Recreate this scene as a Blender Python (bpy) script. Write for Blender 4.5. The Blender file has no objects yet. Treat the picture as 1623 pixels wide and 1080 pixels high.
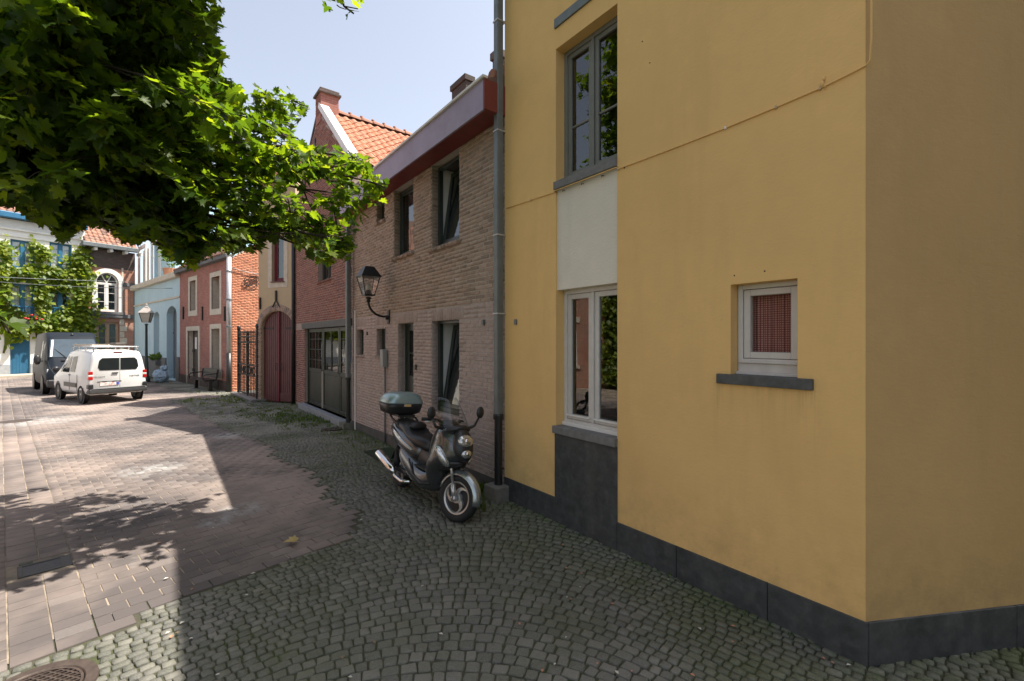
import bpy, math, random
import numpy as np
from mathutils import Vector, Matrix

random.seed(7)
RNG = np.random.default_rng(7)
sc = bpy.context.scene
COL = sc.collection
PI = math.pi

# ------------------------------------------------------------------ camera, sky, sun, exposure
FPX, CX, CY, HC = 721.0, 811.5, 540.0, 1.95
cam_d = bpy.data.cameras.new('camera'); cam = bpy.data.objects.new('camera', cam_d); COL.objects.link(cam)
cam.location = (0, 0, HC); cam.rotation_euler = (PI/2, 0, 0)
cam_d.sensor_width = 36; cam_d.lens = FPX*36/1623; cam_d.clip_start = .05; cam_d.clip_end = 2000
sc.camera = cam
SUN_EL = math.radians(62.3); SUN_H = Vector((.984, .178)).normalized()
w = bpy.data.worlds.new('World'); sc.world = w; w.use_nodes = True
nt = w.node_tree; bg = nt.nodes['Background']
sky = nt.nodes.new('ShaderNodeTexSky'); sky.sky_type = 'NISHITA'; sky.sun_disc = False
sky.sun_elevation = SUN_EL; sky.sun_rotation = math.atan2(SUN_H.x, SUN_H.y)
sky.air_density = 1.0; sky.dust_density = 2.2; sky.ozone_density = 1.6; sky.altitude = 0
hs = nt.nodes.new('ShaderNodeHueSaturation'); hs.inputs['Saturation'].default_value = .52; nt.links.new(sky.outputs[0], hs.inputs['Color'])
nt.links.new(hs.outputs[0], bg.inputs[0]); bg.inputs[1].default_value = .13
sl = bpy.data.lights.new('sun', 'SUN'); sl.energy = 5.0; sl.angle = math.radians(.53); sl.color = (1, .93, .83)
so = bpy.data.objects.new('sun', sl); COL.objects.link(so)
sdir = Vector((SUN_H.x*math.cos(SUN_EL), SUN_H.y*math.cos(SUN_EL), math.sin(SUN_EL)))
so.rotation_euler = (-sdir).to_track_quat('-Z', 'Y').to_euler(); so.location = (20, 0, 30)
sc.view_settings.view_transform = 'Standard'; sc.view_settings.look = 'None'
sc.view_settings.gamma = 1; sc.view_settings.use_curve_mapping = False
sc.view_settings.exposure = 1.02
sc.render.engine = 'CYCLES'
sc.cycles.max_bounces = 7; sc.cycles.transparent_max_bounces = 12; sc.cycles.use_denoising = True

# ------------------------------------------------------------------ geometry helpers
def gz(y):
    """height of the ground: falls gently away from the camera"""
    return -0.012*min(max(0., y-5.), 7.)

def g(px, py):
    """point on the ground seen at a pixel of the photograph"""
    D = 5.
    for _ in range(30): D = (HC-gz(D))*FPX/(py-CY)
    return Vector(((px-CX)/FPX*D, D))

def proj(p):
    return (CX+FPX*p[0]/p[1], CY-FPX*(p[2]-HC)/p[1])

class MB:
    def __init__(s): s.v = []; s.f = []; s.m = []; s.M = None
    def add(s, vs, fs, mi=0):
        b = len(s.v)
        if s.M is not None: vs = [tuple(s.M @ Vector(p)) for p in vs]
        s.v += [tuple(p) for p in vs]; s.f += [tuple(i+b for i in f) for f in fs]; s.m += [mi]*len(fs)
    def box(s, x0, x1, y0, y1, z0, z1, mi=0):
        s.add([(x0,y0,z0),(x1,y0,z0),(x1,y1,z0),(x0,y1,z0),(x0,y0,z1),(x1,y0,z1),(x1,y1,z1),(x0,y1,z1)],
              [(0,3,2,1),(4,5,6,7),(0,1,5,4),(1,2,6,5),(2,3,7,6),(3,0,4,7)], mi); return s
    def quad(s, a, b, c, d, mi=0): s.add([a,b,c,d], [(0,1,2,3)], mi); return s
    def prism(s, pts, y0, y1, mi=0):
        """polygon in x,z (counter clockwise seen from -y) pushed from y0 to y1"""
        n = len(pts)
        s.add([(p[0],y0,p[1]) for p in pts]+[(p[0],y1,p[1]) for p in pts],
              [tuple(range(n)), tuple(range(2*n-1,n-1,-1))]+[(i,i+n,(i+1)%n+n,(i+1)%n) for i in range(n)], mi); return s
    def slab(s, pts, z0, z1, mi=0):
        n = len(pts)
        s.add([(p[0],p[1],z0) for p in pts]+[(p[0],p[1],z1) for p in pts],
              [tuple(range(n-1,-1,-1)), tuple(range(n,2*n))]+[(i,(i+1)%n,(i+1)%n+n,i+n) for i in range(n)], mi); return s
    def loft(s, secs, cap=True, closed=True, mi=0):
        n = len(secs[0]); vs = [p for q in secs for p in q]; fs = []
        for k in range(len(secs)-1):
            for i in range(n if closed else n-1):
                j = (i+1) % n; fs.append((k*n+i, k*n+j, (k+1)*n+j, (k+1)*n+i))
        if cap and closed: fs.append(tuple(range(n-1,-1,-1))); fs.append(tuple(range((len(secs)-1)*n, len(secs)*n)))
        s.add(vs, fs, mi); return s
    def tube(s, path, r, n=8, mi=0, cap=True):
        P = [Vector(p) for p in path]; R = r if isinstance(r, (list,tuple)) else [r]*len(P); secs = []; up = None
        for i, p in enumerate(P):
            t = (P[min(i+1,len(P)-1)]-P[max(i-1,0)]).normalized()
            if up is None: up = Vector((0,0,1)) if abs(t.z) < .9 else Vector((1,0,0))
            a = t.cross(up).normalized(); b = a.cross(t).normalized(); up = b
            secs.append([tuple(p+R[i]*(math.cos(2*PI*k/n)*a+math.sin(2*PI*k/n)*b)) for k in range(n)])
        return s.loft(secs, cap=cap, mi=mi)
    def lathe(s, prof, c=(0,0,0), axis='z', n=24, mi=0, cap=True):
        secs = []
        for r, h in prof:
            q = []
            for k in range(n):
                a, b = r*math.cos(2*PI*k/n), r*math.sin(2*PI*k/n)
                q.append({'z':(c[0]+a,c[1]+b,c[2]+h),'y':(c[0]+b,c[1]+h,c[2]+a),'x':(c[0]+h,c[1]+a,c[2]+b)}[axis])
            secs.append(q)
        return s.loft(secs, mi=mi, cap=cap)
    def ball(s, c, r, n=12, m=8, mi=0, R=None):
        secs = []
        for k in range(1, m):
            t = -PI/2+PI*k/m; q = []
            for i in range(n):
                p = Vector((r[0]*math.cos(t)*math.cos(2*PI*i/n), r[1]*math.cos(t)*math.sin(2*PI*i/n), r[2]*math.sin(t)))
                if R is not None: p = R @ p
                q.append((c[0]+p.x, c[1]+p.y, c[2]+p.z))
            secs.append(q)
        return s.loft(secs, mi=mi)
    def build(s, name, mats, parent=None, smooth=False, bevel=0, sub=0, seg=2):
        me = bpy.data.meshes.new(name); me.from_pydata(s.v, [], s.f); me.update()
        if not isinstance(mats, (list,tuple)): mats = [mats]
        for m in mats: me.materials.append(m)
        if len(mats) > 1: me.polygons.foreach_set('material_index', s.m)
        if smooth: me.polygons.foreach_set('use_smooth', [True]*len(me.polygons))
        o = bpy.data.objects.new(name, me); COL.objects.link(o)
        if parent is not None: o.parent = parent
        if bevel:
            b = o.modifiers.new('bevel', 'BEVEL'); b.width = bevel; b.segments = seg; b.limit_method = 'ANGLE'; b.angle_limit = math.radians(35)
        if sub:
            b = o.modifiers.new('sub', 'SUBSURF'); b.levels = sub; b.render_levels = sub
        return o

def tag(o, label=None, cat=None, group=None, kind=None):
    if label: o['label'] = label
    if cat: o['category'] = cat
    if group: o['group'] = group
    if kind: o['kind'] = kind
    return o
def empty(name, loc=(0,0,0), rz=0, label=None, cat=None, group=None):
    o = bpy.data.objects.new(name, None); COL.objects.link(o); o.location = loc; o.rotation_euler = (0,0,rz)
    o.empty_display_size = .2
    return tag(o, label, cat, group)

class Pieces:
    """alike pieces sharing mesh data: those that show largest become objects, the rest one joined mesh"""
    def __init__(s): s.it = []
    def add(s, M, k=0): s.it.append((M, k))
    def done(s, name, meshes, parent, n_obj=300, world=Matrix.Identity(4), rest=None, keep=None):
        """meshes: list of (verts, faces, material); each variant holds its own value of the attribute rnd"""
        data = []
        for i, (v, f, mat) in enumerate(meshes):
            me = bpy.data.meshes.new(name); me.from_pydata(v, [], f); me.update(); me.materials.append(mat)
            a = me.attributes.new('rnd', 'FLOAT', 'POINT'); r = RNG.random(); a.data.foreach_set('value', [r]*len(v))
            data.append(me)
        def size(it):
            p = (world @ it[0]).translation
            if p.y < .3: return 0
            x, y = proj(p)
            if x < -10 or x > 1633 or y < -10 or y > 1090: return 0
            c = it[0]; return (c.col[0].length+c.col[2].length+c.col[1].length)/(p.length)
        order = sorted(range(len(s.it)), key=lambda i: -size(s.it[i]))
        for i in order[:n_obj]:
            M, k = s.it[i]; o = bpy.data.objects.new(name, data[k % len(data)]); COL.objects.link(o); o.parent = parent; o.matrix_local = M
        restl = order[n_obj:]
        if not restl: return
        bymat = {}
        for i in restl: bymat.setdefault(s.it[i][1] % len(data), []).append(s.it[i][0])
        groups = {}
        for k, Ms in bymat.items(): groups.setdefault(meshes[k][2].name, []).append((k, Ms))
        for mname, lst in groups.items():
            V, L, LS, RN, base = [], [], [], [], 0
            for k, Ms in lst:
                v = np.array(meshes[k][0], dtype=np.float64); n = len(v)
                A = np.array([[list(r) for r in M] for M in Ms])
                W = np.einsum('mij,nj->mni', A[:, :3, :3], v)+A[:, None, :3, 3]
                V.append(W.reshape(-1, 3)); lp = np.concatenate([np.array(f) for f in meshes[k][1]]); ln = np.array([len(f) for f in meshes[k][1]])
                off = base+np.arange(len(Ms))*n
                L.append((lp[None, :]+off[:, None]).reshape(-1)); LS.append(np.tile(ln, len(Ms)))
                RN.append(np.repeat(RNG.random(len(Ms)), n)); base += n*len(Ms)
            V = np.concatenate(V); L = np.concatenate(L); LS = np.concatenate(LS)
            me = bpy.data.meshes.new(rest or name); me.vertices.add(len(V)); me.vertices.foreach_set('co', V.reshape(-1).astype(np.float32))
            me.loops.add(len(L)); me.loops.foreach_set('vertex_index', L.astype(np.int32))
            me.polygons.add(len(LS)); st = np.zeros(len(LS), np.int32); st[1:] = np.cumsum(LS)[:-1]
            me.polygons.foreach_set('loop_start', st); me.polygons.foreach_set('loop_total', LS.astype(np.int32))
            me.update(calc_edges=True); me.validate()
            a = me.attributes.new('rnd', 'FLOAT', 'POINT'); a.data.foreach_set('value', np.concatenate(RN).astype(np.float32))
            me.materials.append(bpy.data.materials[mname])
            o = bpy.data.objects.new(rest or name+'_mass', me); COL.objects.link(o); o.parent = parent; o['kind'] = 'stuff'

# ------------------------------------------------------------------ materials
def new_mat(name):
    m = bpy.data.materials.new(name); m.use_nodes = True; n = m.node_tree.nodes; n.clear()
    out = n.new('ShaderNodeOutputMaterial'); b = n.new('ShaderNodeBsdfPrincipled'); m.node_tree.links.new(b.outputs[0], out.inputs[0])
    return m, m.node_tree, b, out
def mixc(nt, fac, a, b, blend='MIX'):
    x = nt.nodes.new('ShaderNodeMix'); x.data_type = 'RGBA'; x.blend_type = blend
    for i, v in ((0, fac), (6, a), (7, b)):
        if hasattr(v, 'links'): nt.links.new(v, x.inputs[i])
        elif i == 0: x.inputs[0].default_value = v
        else: x.inputs[i].default_value = (*v, 1)
    return x.outputs[2]
def noise(nt, scale, detail=4, rough=.6, stretch=None, vec=None):
    t = nt.nodes.new('ShaderNodeTexNoise'); t.inputs['Scale'].default_value = scale; t.inputs['Detail'].default_value = detail
    t.inputs['Roughness'].default_value = rough
    p = nt.nodes.new('ShaderNodeNewGeometry').outputs['Position'] if vec is None else vec
    if stretch:
        mp = nt.nodes.new('ShaderNodeVectorMath'); mp.operation = 'MULTIPLY'; nt.links.new(p, mp.inputs[0]); mp.inputs[1].default_value = stretch; p = mp.outputs[0]
    nt.links.new(p, t.inputs['Vector']); return t.outputs[0]
def ramp(nt, v, a, b, lo=0., hi=1.):
    r = nt.nodes.new('ShaderNodeMapRange'); nt.links.new(v, r.inputs[0])
    for i, x in enumerate((a, b, lo, hi)): r.inputs[i+1].default_value = x
    return r.outputs[0]
def bumpn(nt, b, hgt, strength=.5, dist=.01):
    n = nt.nodes.new('ShaderNodeBump'); n.inputs['Strength'].default_value = strength; n.inputs['Distance'].default_value = dist
    nt.links.new(hgt, n.inputs['Height']); nt.links.new(n.outputs[0], b.inputs['Normal']); return n
def pm(name, c, rough=.6, metal=0., var=.12, vs=6., bump=.0, bs=60., bd=.004, rnd=None, stain=None, ss=1.3, spec=.5, coat=0., streak=None, st_amt=.4):
    """general material: colour with two scales of wear, per piece tint, fine relief"""
    m, nt, b, out = new_mat(name)
    dark = tuple(x*(1-var) for x in c); lite = tuple(min(1, x*(1+var)) for x in c)
    col = mixc(nt, ramp(nt, noise(nt, vs), .3, .7), dark, lite)
    if rnd is not None:
        a = nt.nodes.new('ShaderNodeAttribute'); a.attribute_name = 'rnd'; col2 = None
        cr = nt.nodes.new('ShaderNodeValToRGB'); e = cr.color_ramp; e.elements[0].color = (*rnd[0], 1); e.elements[1].color = (*rnd[-1], 1)
        for i, q in enumerate(rnd[1:-1]):
            k = e.elements.new((i+1)/(len(rnd)-1)); k.color = (*q, 1)
        nt.links.new(a.outputs['Fac'], cr.inputs[0]); col = mixc(nt, 1., col, cr.outputs[0], 'MULTIPLY')
    if stain: col = mixc(nt, ramp(nt, noise(nt, ss, 6, .65), .48, .75, 0, st_amt), col, stain)
    if streak: col = mixc(nt, ramp(nt, noise(nt, 5., 4, .6, (1, 1, .12)), .5, .8, 0, .35), col, streak)
    nt.links.new(col, b.inputs['Base Color'])
    b.inputs['Roughness'].default_value = rough; b.inputs['Metallic'].default_value = metal; b.inputs['Specular IOR Level'].default_value = spec
    b.inputs['Coat Weight'].default_value = coat
    if bump: bumpn(nt, b, noise(nt, bs, 5, .6), bump, bd)
    return m
def glass_mat(name, tint=(.55,.6,.58), refl=1.0):
    m = bpy.data.materials.new(name); m.use_nodes = True; nt = m.node_tree; nt.nodes.clear()
    out = nt.nodes.new('ShaderNodeOutputMaterial'); mx = nt.nodes.new('ShaderNodeMixShader')
    tr = nt.nodes.new('ShaderNodeBsdfTransparent'); tr.inputs[0].default_value = (*tint, 1)
    gl = nt.nodes.new('ShaderNodeBsdfGlossy'); gl.inputs['Roughness'].default_value = .015; gl.inputs[0].default_value = (refl,)*3+(1,)
    fr = nt.nodes.new('ShaderNodeFresnel'); fr.inputs[0].default_value = 1.9
    bp = nt.nodes.new('ShaderNodeBump'); bp.inputs['Strength'].default_value = .06; bp.inputs['Distance'].default_value = .02
    nt.links.new(noise(nt, 2.2, 1, .4), bp.inputs['Height']); nt.links.new(bp.outputs[0], gl.inputs['Normal'])
    gg = nt.nodes.new('ShaderNodeNewGeometry'); iv = nt.nodes.new('ShaderNodeMath'); iv.operation = 'SUBTRACT'; iv.inputs[0].default_value = 1; nt.links.new(gg.outputs['Backfacing'], iv.inputs[1])
    mf_ = nt.nodes.new('ShaderNodeMath'); mf_.operation = 'MULTIPLY'; nt.links.new(fr.outputs[0], mf_.inputs[0]); nt.links.new(iv.outputs[0], mf_.inputs[1])
    nt.links.new(mf_.outputs[0], mx.inputs[0]); nt.links.new(tr.outputs[0], mx.inputs[1]); nt.links.new(gl.outputs[0], mx.inputs[2])
    nt.links.new(mx.outputs[0], out.inputs[0]); return m
def leaf_mat(name, c, c2, trans=.45):
    m, nt, b, out = new_mat(name)
    a = nt.nodes.new('ShaderNodeAttribute'); a.attribute_name = 'rnd'
    col = mixc(nt, a.outputs['Fac'], c, c2)
    nt.links.new(col, b.inputs['Base Color']); b.inputs['Roughness'].default_value = .45; b.inputs['Specular IOR Level'].default_value = .35
    t = nt.nodes.new('ShaderNodeBsdfTranslucent'); g2 = mixc(nt, 1., col, (3.3,3.0,.7), 'MULTIPLY'); nt.links.new(g2, t.inputs[0])
    mx = nt.nodes.new('ShaderNodeMixShader'); mx.inputs[0].default_value = trans
    nt.links.new(b.outputs[0], mx.inputs[1]); nt.links.new(t.outputs[0], mx.inputs[2]); nt.links.new(mx.outputs[0], out.inputs[0])
    return m

def stucco(name, c, stainc, bump=.13):
    m, nt, b, out = new_mat(name)
    col = mixc(nt, ramp(nt, noise(nt, .9, 5, .6), .3, .7), tuple(x*.93 for x in c), tuple(x*1.05 for x in c))
    col = mixc(nt, ramp(nt, noise(nt, 7, 5, .65), .35, .7, 0, .25), col, tuple(x*.85 for x in c))
    col = mixc(nt, ramp(nt, noise(nt, 3.2, 5, .65, (1,1,.16)), .52, .8, 0, .4), col, stainc)
    # splash dirt near the pavement
    sp = nt.nodes.new('ShaderNodeSeparateXYZ'); gp = nt.nodes.new('ShaderNodeNewGeometry'); nt.links.new(gp.outputs['Position'], sp.inputs[0])
    low = ramp(nt, sp.outputs[2], .25, .9, 1, 0)
    mm = nt.nodes.new('ShaderNodeMath'); mm.operation = 'MULTIPLY'; nt.links.new(low, mm.inputs[0]); nt.links.new(ramp(nt, noise(nt, 4.5, 6, .7), .42, .75, 0, .45), mm.inputs[1])
    col = mixc(nt, mm.outputs[0], col, tuple(x*.45 for x in stainc))
    nt.links.new(col, b.inputs['Base Color']); b.inputs['Roughness'].default_value = .85; b.inputs['Specular IOR Level'].default_value = .25
    ad = nt.nodes.new('ShaderNodeMath'); ad.operation = 'ADD'; nt.links.new(noise(nt, 26, 5, .65, (1,1,1.8)), ad.inputs[0]); nt.links.new(noise(nt, 9, 5, .7, (.7,.7,1.2)), ad.inputs[1])
    bumpn(nt, b, ad.outputs[0], bump, .02); return m

M = {}
M['yellow'] = stucco('yellow_stucco', (.78,.50,.20), (.60,.385,.155))
M['yellow_shaded'] = stucco('shaded_yellow_stucco', (.54,.35,.15), (.40,.265,.125), .12)  # darker copy of the yellow plaster, alley shade put into its colour
M['whiteplaster'] = stucco('white_plaster', (.74,.68,.57), (.5,.49,.43), .2)
M['bluestone'] = pm('bluestone', (.05,.053,.054), .55, var=.35, vs=9, bump=.3, bs=45, stain=(.13,.13,.12), ss=14, st_amt=.45, streak=(.12,.12,.105))
M['sillstone'] = pm('sill_stone', (.17,.165,.16), .7, var=.2, vs=14, bump=.25, bs=70, stain=(.09,.09,.085))
M['darksill'] = pm('dark_sill_stone', (.07,.075,.075), .6, var=.3, vs=16, bump=.25, bs=70, stain=(.14,.14,.13), streak=(.16,.16,.15))
M['pvc'] = pm('grey_window_paint', (.40,.39,.36), .4, var=.05, vs=12, streak=(.3,.28,.25))
M['pvc2'] = pm('pale_window_paint', (.60,.57,.53), .4, var=.05, vs=12, streak=(.42,.38,.34))
M['greyframe'] = pm('grey_frame_paint', (.17,.17,.15), .45, var=.08, vs=10, streak=(.1,.1,.09))
M['greenpaint'] = pm('dark_green_paint', (.032,.042,.034), .35, var=.15, vs=8, streak=(.07,.075,.065))
M['greengarage'] = pm('garage_green_paint', (.032,.038,.027), .38, var=.12, vs=6, streak=(.09,.09,.07))
M['glass'] = glass_mat('window_glass')
M['glass_dull'] = glass_mat('small_window_glass', (.97,.97,.95), .06)
M['clear'] = glass_mat('clear_glass', (.85,.87,.88))
M['room'] = pm('room_dark', (.14,.125,.11), .9, var=.2)
M['roomlight'] = pm('room_wall', (.3,.29,.27), .9, var=.1)
M['curtain'] = pm('net_curtain', (.72,.72,.68), .9, var=.06, vs=14)
M['zinc'] = pm('zinc_pipe', (.17,.19,.195), .5, metal=.35, var=.15, vs=7, stain=(.1,.11,.11), streak=(.1,.105,.1))
M['zinc_pale'] = pm('bright_zinc_pipe', (.5,.51,.52), .45, metal=.5, var=.12, vs=7)  # paler zinc for brackets, a handle and one downpipe
M['castiron'] = pm('cast_iron', (.018,.018,.018), .4, var=.3, vs=12, bump=.2, bs=50)
M['concrete'] = pm('concrete', (.17,.165,.14), .9, var=.2, vs=14, bump=.6, bs=45, bd=.01, stain=(.07,.09,.04), ss=5)
M['mortar'] = pm('mortar', (.44,.385,.32), .9, var=.15, vs=20, bump=.5, bs=80)
M['mortarpaint'] = pm('painted_mortar', (.40,.33,.30), .9, var=.15, vs=20, bump=.4, bs=80)
M['mortardark'] = pm('dark_mortar', (.36,.27,.23), .9, var=.15, vs=20, bump=.4, bs=80)
M['brick_up'] = pm('brown_brick', (.38,.29,.235), .85, var=.15, vs=18, bump=.9, bs=55, bd=.008, rnd=[(.7,.66,.62),(.92,.88,.85),(1,.95,.92),(.95,.82,.74),(1.1,1.05,1.02),(.75,.66,.6)], stain=(.13,.11,.09), ss=3)
M['brick_low'] = pm('painted_pale_brick', (.43,.34,.30), .8, var=.1, vs=18, bump=.8, bs=50, bd=.008, rnd=[(.86,.84,.82),(1,1,1),(1.05,1,.97)], stain=(.24,.18,.155), ss=3, streak=(.22,.16,.14))
M['brick_soffit'] = pm('reveal_brick', (.30,.24,.18), .85, var=.2, vs=18, bump=.6)
M['brick_red'] = pm('dark_red_brick', (.27,.12,.09), .85, var=.15, vs=16, bump=.7, bs=50, bd=.008, rnd=[(.6,.6,.65),(1,1,1),(.9,.85,.85),(1.15,1,.95),(.7,.62,.6)], stain=(.12,.07,.06), ss=3)
M['brick_orange'] = pm('orange_brick', (.60,.245,.135), .85, var=.15, vs=16, bump=.6, bs=50, bd=.008, rnd=[(.75,.7,.7),(1,1,1),(.95,1.05,1.1),(1.1,1,.95)])
M['purple'] = pm('purple_fascia_paint', (.36,.29,.40), .5, var=.08, vs=3, stain=(.17,.12,.14), ss=2)
M['redfascia'] = pm('dark_red_fascia_paint', (.19,.035,.028), .5, var=.15, vs=6)
M['trim'] = pm('white_trim', (.75,.72,.68), .5, var=.05)
M['tile'] = pm('orange_roof_tile', (.46,.205,.12), .75, var=.18, vs=11, bump=.4, bs=40, rnd=[(.6,.55,.5),(1,1,1),(1.1,.95,.85),(.85,.75,.7),(1.15,1.05,1)], stain=(.20,.13,.08), ss=4)
M['tileb'] = pm('weathered_roof_tile', (.34,.20,.15), .8, var=.25, vs=8, bump=.4, bs=40, rnd=[(.5,.5,.5),(1,1,1),(1.3,1.05,.9),(.8,.7,.65)])
M['maroon'] = pm('maroon_door_paint', (.105,.032,.032), .42, var=.15, vs=5, streak=(.22,.09,.08), stain=(.1,.03,.03))
M['maroon2'] = pm('maroon_bar_paint', (.14,.014,.026), .4, var=.1)
M['ochre'] = stucco('pale_ochre_stucco', (.52,.405,.26), (.38,.30,.2))
M['blue'] = stucco('pale_blue_paint', (.47,.61,.66), (.26,.40,.45), .1)
M['blue2'] = stucco('lighter_blue_paint', (.42,.58,.64), (.34,.48,.54), .1)
M['greyplinth'] = pm('grey_plinth', (.13,.13,.13), .8, var=.15, vs=5, stain=(.08,.08,.08))
M['white'] = pm('white_masonry_paint', (.76,.74,.68), .7, var=.05, vs=3, stain=(.6,.58,.52))
M['bluepaint'] = pm('bright_blue_paint', (.02,.125,.235), .45, var=.12, vs=4)
M['bluepaint2'] = pm('door_blue_paint', (.02,.11,.20), .5, var=.12, vs=4)
M['stone'] = pm('sandstone', (.56,.49,.39), .8, var=.12, vs=8, stain=(.35,.31,.26))
M['metal_black'] = pm('black_metal', (.012,.012,.013), .4, var=.1)
M['bark'] = pm('bark', (.045,.035,.026), .9, var=.35, vs=20, bump=.8, bs=40)
M['wood_dark'] = pm('dark_wood', (.06,.045,.035), .6, var=.25, vs=10)

def brick_tex_mat(name, c1, c2, mort, sx=.21, sz=.065):
    """brickwork of far walls, where single bricks are too small to tell apart"""
    m, nt, b, out = new_mat(name)
    tc = nt.nodes.new('ShaderNodeTexCoord'); sp = nt.nodes.new('ShaderNodeSeparateXYZ'); nt.links.new(tc.outputs['Object'], sp.inputs[0])
    cb = nt.nodes.new('ShaderNodeCombineXYZ'); ad = nt.nodes.new('ShaderNodeMath'); ad.operation = 'ADD'
    nt.links.new(sp.outputs[0], ad.inputs[0]); nt.links.new(sp.outputs[1], ad.inputs[1]); nt.links.new(ad.outputs[0], cb.inputs[0]); nt.links.new(sp.outputs[2], cb.inputs[1])
    t = nt.nodes.new('ShaderNodeTexBrick'); nt.links.new(cb.outputs[0], t.inputs['Vector'])
    t.inputs['Scale'].default_value = 1; t.inputs['Brick Width'].default_value = sx; t.inputs['Row Height'].default_value = sz
    t.inputs['Mortar Size'].default_value = .006; t.inputs['Bias'].default_value = 0
    t.inputs['Color1'].default_value = (*c1, 1); t.inputs['Color2'].default_value = (*c2, 1); t.inputs['Mortar'].default_value = (*mort, 1)
    col = mixc(nt, ramp(nt, noise(nt, 1.1, 5, .7), .4, .7, 0, .6), t.outputs[0], tuple(x*.6 for x in c1))
    nt.links.new(col, b.inputs['Base Color']); b.inputs['Roughness'].default_value = .85
    bumpn(nt, b, t.outputs['Fac'], -.5, .01); return m
M['bt_brown'] = brick_tex_mat('brown_brickwork', (.36,.26,.18), (.26,.18,.13), (.33,.29,.25))
M['bt_red'] = brick_tex_mat('red_brickwork', (.40,.15,.11), (.29,.10,.075), (.36,.24,.2))
M['bt_orange'] = brick_tex_mat('orange_brickwork', (.55,.19,.09), (.45,.14,.07), (.5,.36,.28))
M['bt_terrace'] = brick_tex_mat('terrace_brickwork', (.46,.19,.11), (.30,.15,.11), (.42,.34,.28))
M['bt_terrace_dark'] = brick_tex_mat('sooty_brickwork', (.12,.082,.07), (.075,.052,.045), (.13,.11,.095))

# ------------------------------------------------------------------ facades
class Facade:
    """local frame of a street front: x along it (left to right seen from the street), y into the house, z up"""
    def __init__(s, P0, P1):
        s.P0 = Vector(P0); s.P1 = Vector(P1); s.L = (s.P1-s.P0).length; s.u = (s.P1-s.P0).normalized(); s.n = Vector((-s.u.y, s.u.x))
        s.rz = math.atan2(s.u.y, s.u.x)
    def at(s, px, py, d=0.):
        """s,z on the plane set back by d"""
        r = Vector(((px-CX)/FPX, 1.)); Q = s.P0+s.n*d
        # Q + u a = r t
        det = s.u.x*(-r.y)+r.x*s.u.y
        a = ((-Q.x)*(-r.y)+r.x*(-Q.y))/det; t = (Q+s.u*a).y/r.y
        return a, HC+(CY-py)/FPX*t
    def rect(s, x0, x1, yt, yb, d=0.):
        """opening from its pixel columns and the rows of its top and bottom at the right column"""
        a0 = s.at(x0, yt, d)[0]; a1, zt = s.at(x1, yt, d); zb = s.at(x1, yb, d)[1]; return a0, a1, zb, zt
    def W(s, a, d=0., z=0.):
        p = s.P0+s.u*a+s.n*d; return Vector((p.x, p.y, z))
    def base(s, a): return gz(s.W(a).y)
    def matrix(s): return Matrix.Translation((s.P0.x, s.P0.y, 0)) @ Matrix.Rotation(s.rz, 4, 'Z')
def vpdir(v): return Vector((v-CX, FPX)).normalized()
def col_on(P, d, px):
    r = Vector(((px-CX)/FPX, 1.)); det = d.x*(-r.y)+r.x*d.y; a = ((-P.x)*(-r.y)+r.x*(-P.y))/det; return P+d*a

Py = g(1372, 1055); dy = vpdir(265)
FY = Facade(col_on(Py, dy, 800), Py)
FY2 = Facade(Py, Py+Vector((.987, .1586)).normalized()*6)
Pb = g(767, 760); db = vpdir(224)
FB = Facade(col_on(Pb, db, 558), FY.P0+FY.n*.03)
Pg = g(554, 684); dg = vpdir(240)
Pg = FB.P0-FB.u*.01
FG = Facade(col_on(Pg, dg, 468), Pg)
FN = Facade(g(410, 637), FG.P0+Vector((.0,.0)))
Pr = g(366, 621); dr = vpdir(-52)
FR = Facade(col_on(Pr, dr, 285), Pr)
FL = Facade(col_on(FR.P0, vpdir(-46), 213), FR.P0)
Pt = g(0, 597); dt = vpdir(1217)
FT = Facade(Pt-dt*9, col_on(Pt, dt, 214))
FTs = FT.at(135, 500)[0]                                  # where the white house meets the arched window house

def wall(F, name, mat, parent, s0, s1, z0, z1, ops=(), depth=.22, y=0., bev=0):
    xs = sorted({s0, s1, *[min(max(o[i], s0), s1) for o in ops for i in (0,1)]}); zs = sorted({z0, z1, *[min(max(o[i], z0), z1) for o in ops for i in (2,3)]})
    b = MB(); solid = {}
    for i in range(len(xs)-1):
        for j in range(len(zs)-1):
            cx, cz = (xs[i]+xs[i+1])/2, (zs[j]+zs[j+1])/2
            solid[i, j] = not any(o[0] < cx < o[1] and o[2] < cz < o[3] for o in ops)
    for (i, j), f in solid.items():
        x0, x1, a, c = xs[i], xs[i+1], zs[j], zs[j+1]
        if f: b.quad((x0,y,a),(x1,y,a),(x1,y,c),(x0,y,c))
        y2 = y+depth
        for di, dj, q in ((1,0,((x1,y,a),(x1,y2,a),(x1,y2,c),(x1,y,c))), (-1,0,((x0,y2,a),(x0,y,a),(x0,y,c),(x0,y2,c))),
                          (0,1,((x0,y,c),(x1,y,c),(x1,y2,c),(x0,y2,c))), (0,-1,((x0,y2,a),(x1,y2,a),(x1,y,a),(x0,y,a)))):
            nb = solid.get((i+di, j+dj), False)
            if f and not nb: b.quad(*q)
    return b.build(name, mat, parent)
def shell(parent, s0, s1, dep, z0, z1, mat, name='side_wall', y=.0):
    b = MB(); e = .003
    b.quad((s0,y+e,z0),(s0,y+e,z1),(s0,dep,z1),(s0,dep,z0)); b.quad((s1,dep,z0),(s1,dep,z1),(s1,y+e,z1),(s1,y+e,z0))
    b.quad((s0,dep,z0),(s1,dep,z0),(s1,dep,z1),(s0,dep,z1)); b.quad((s0,y+.25,z1-.01),(s1,y+.25,z1-.01),(s1,dep,z1-.01),(s0,dep,z1-.01))
    return b.build(name, mat, parent)
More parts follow.
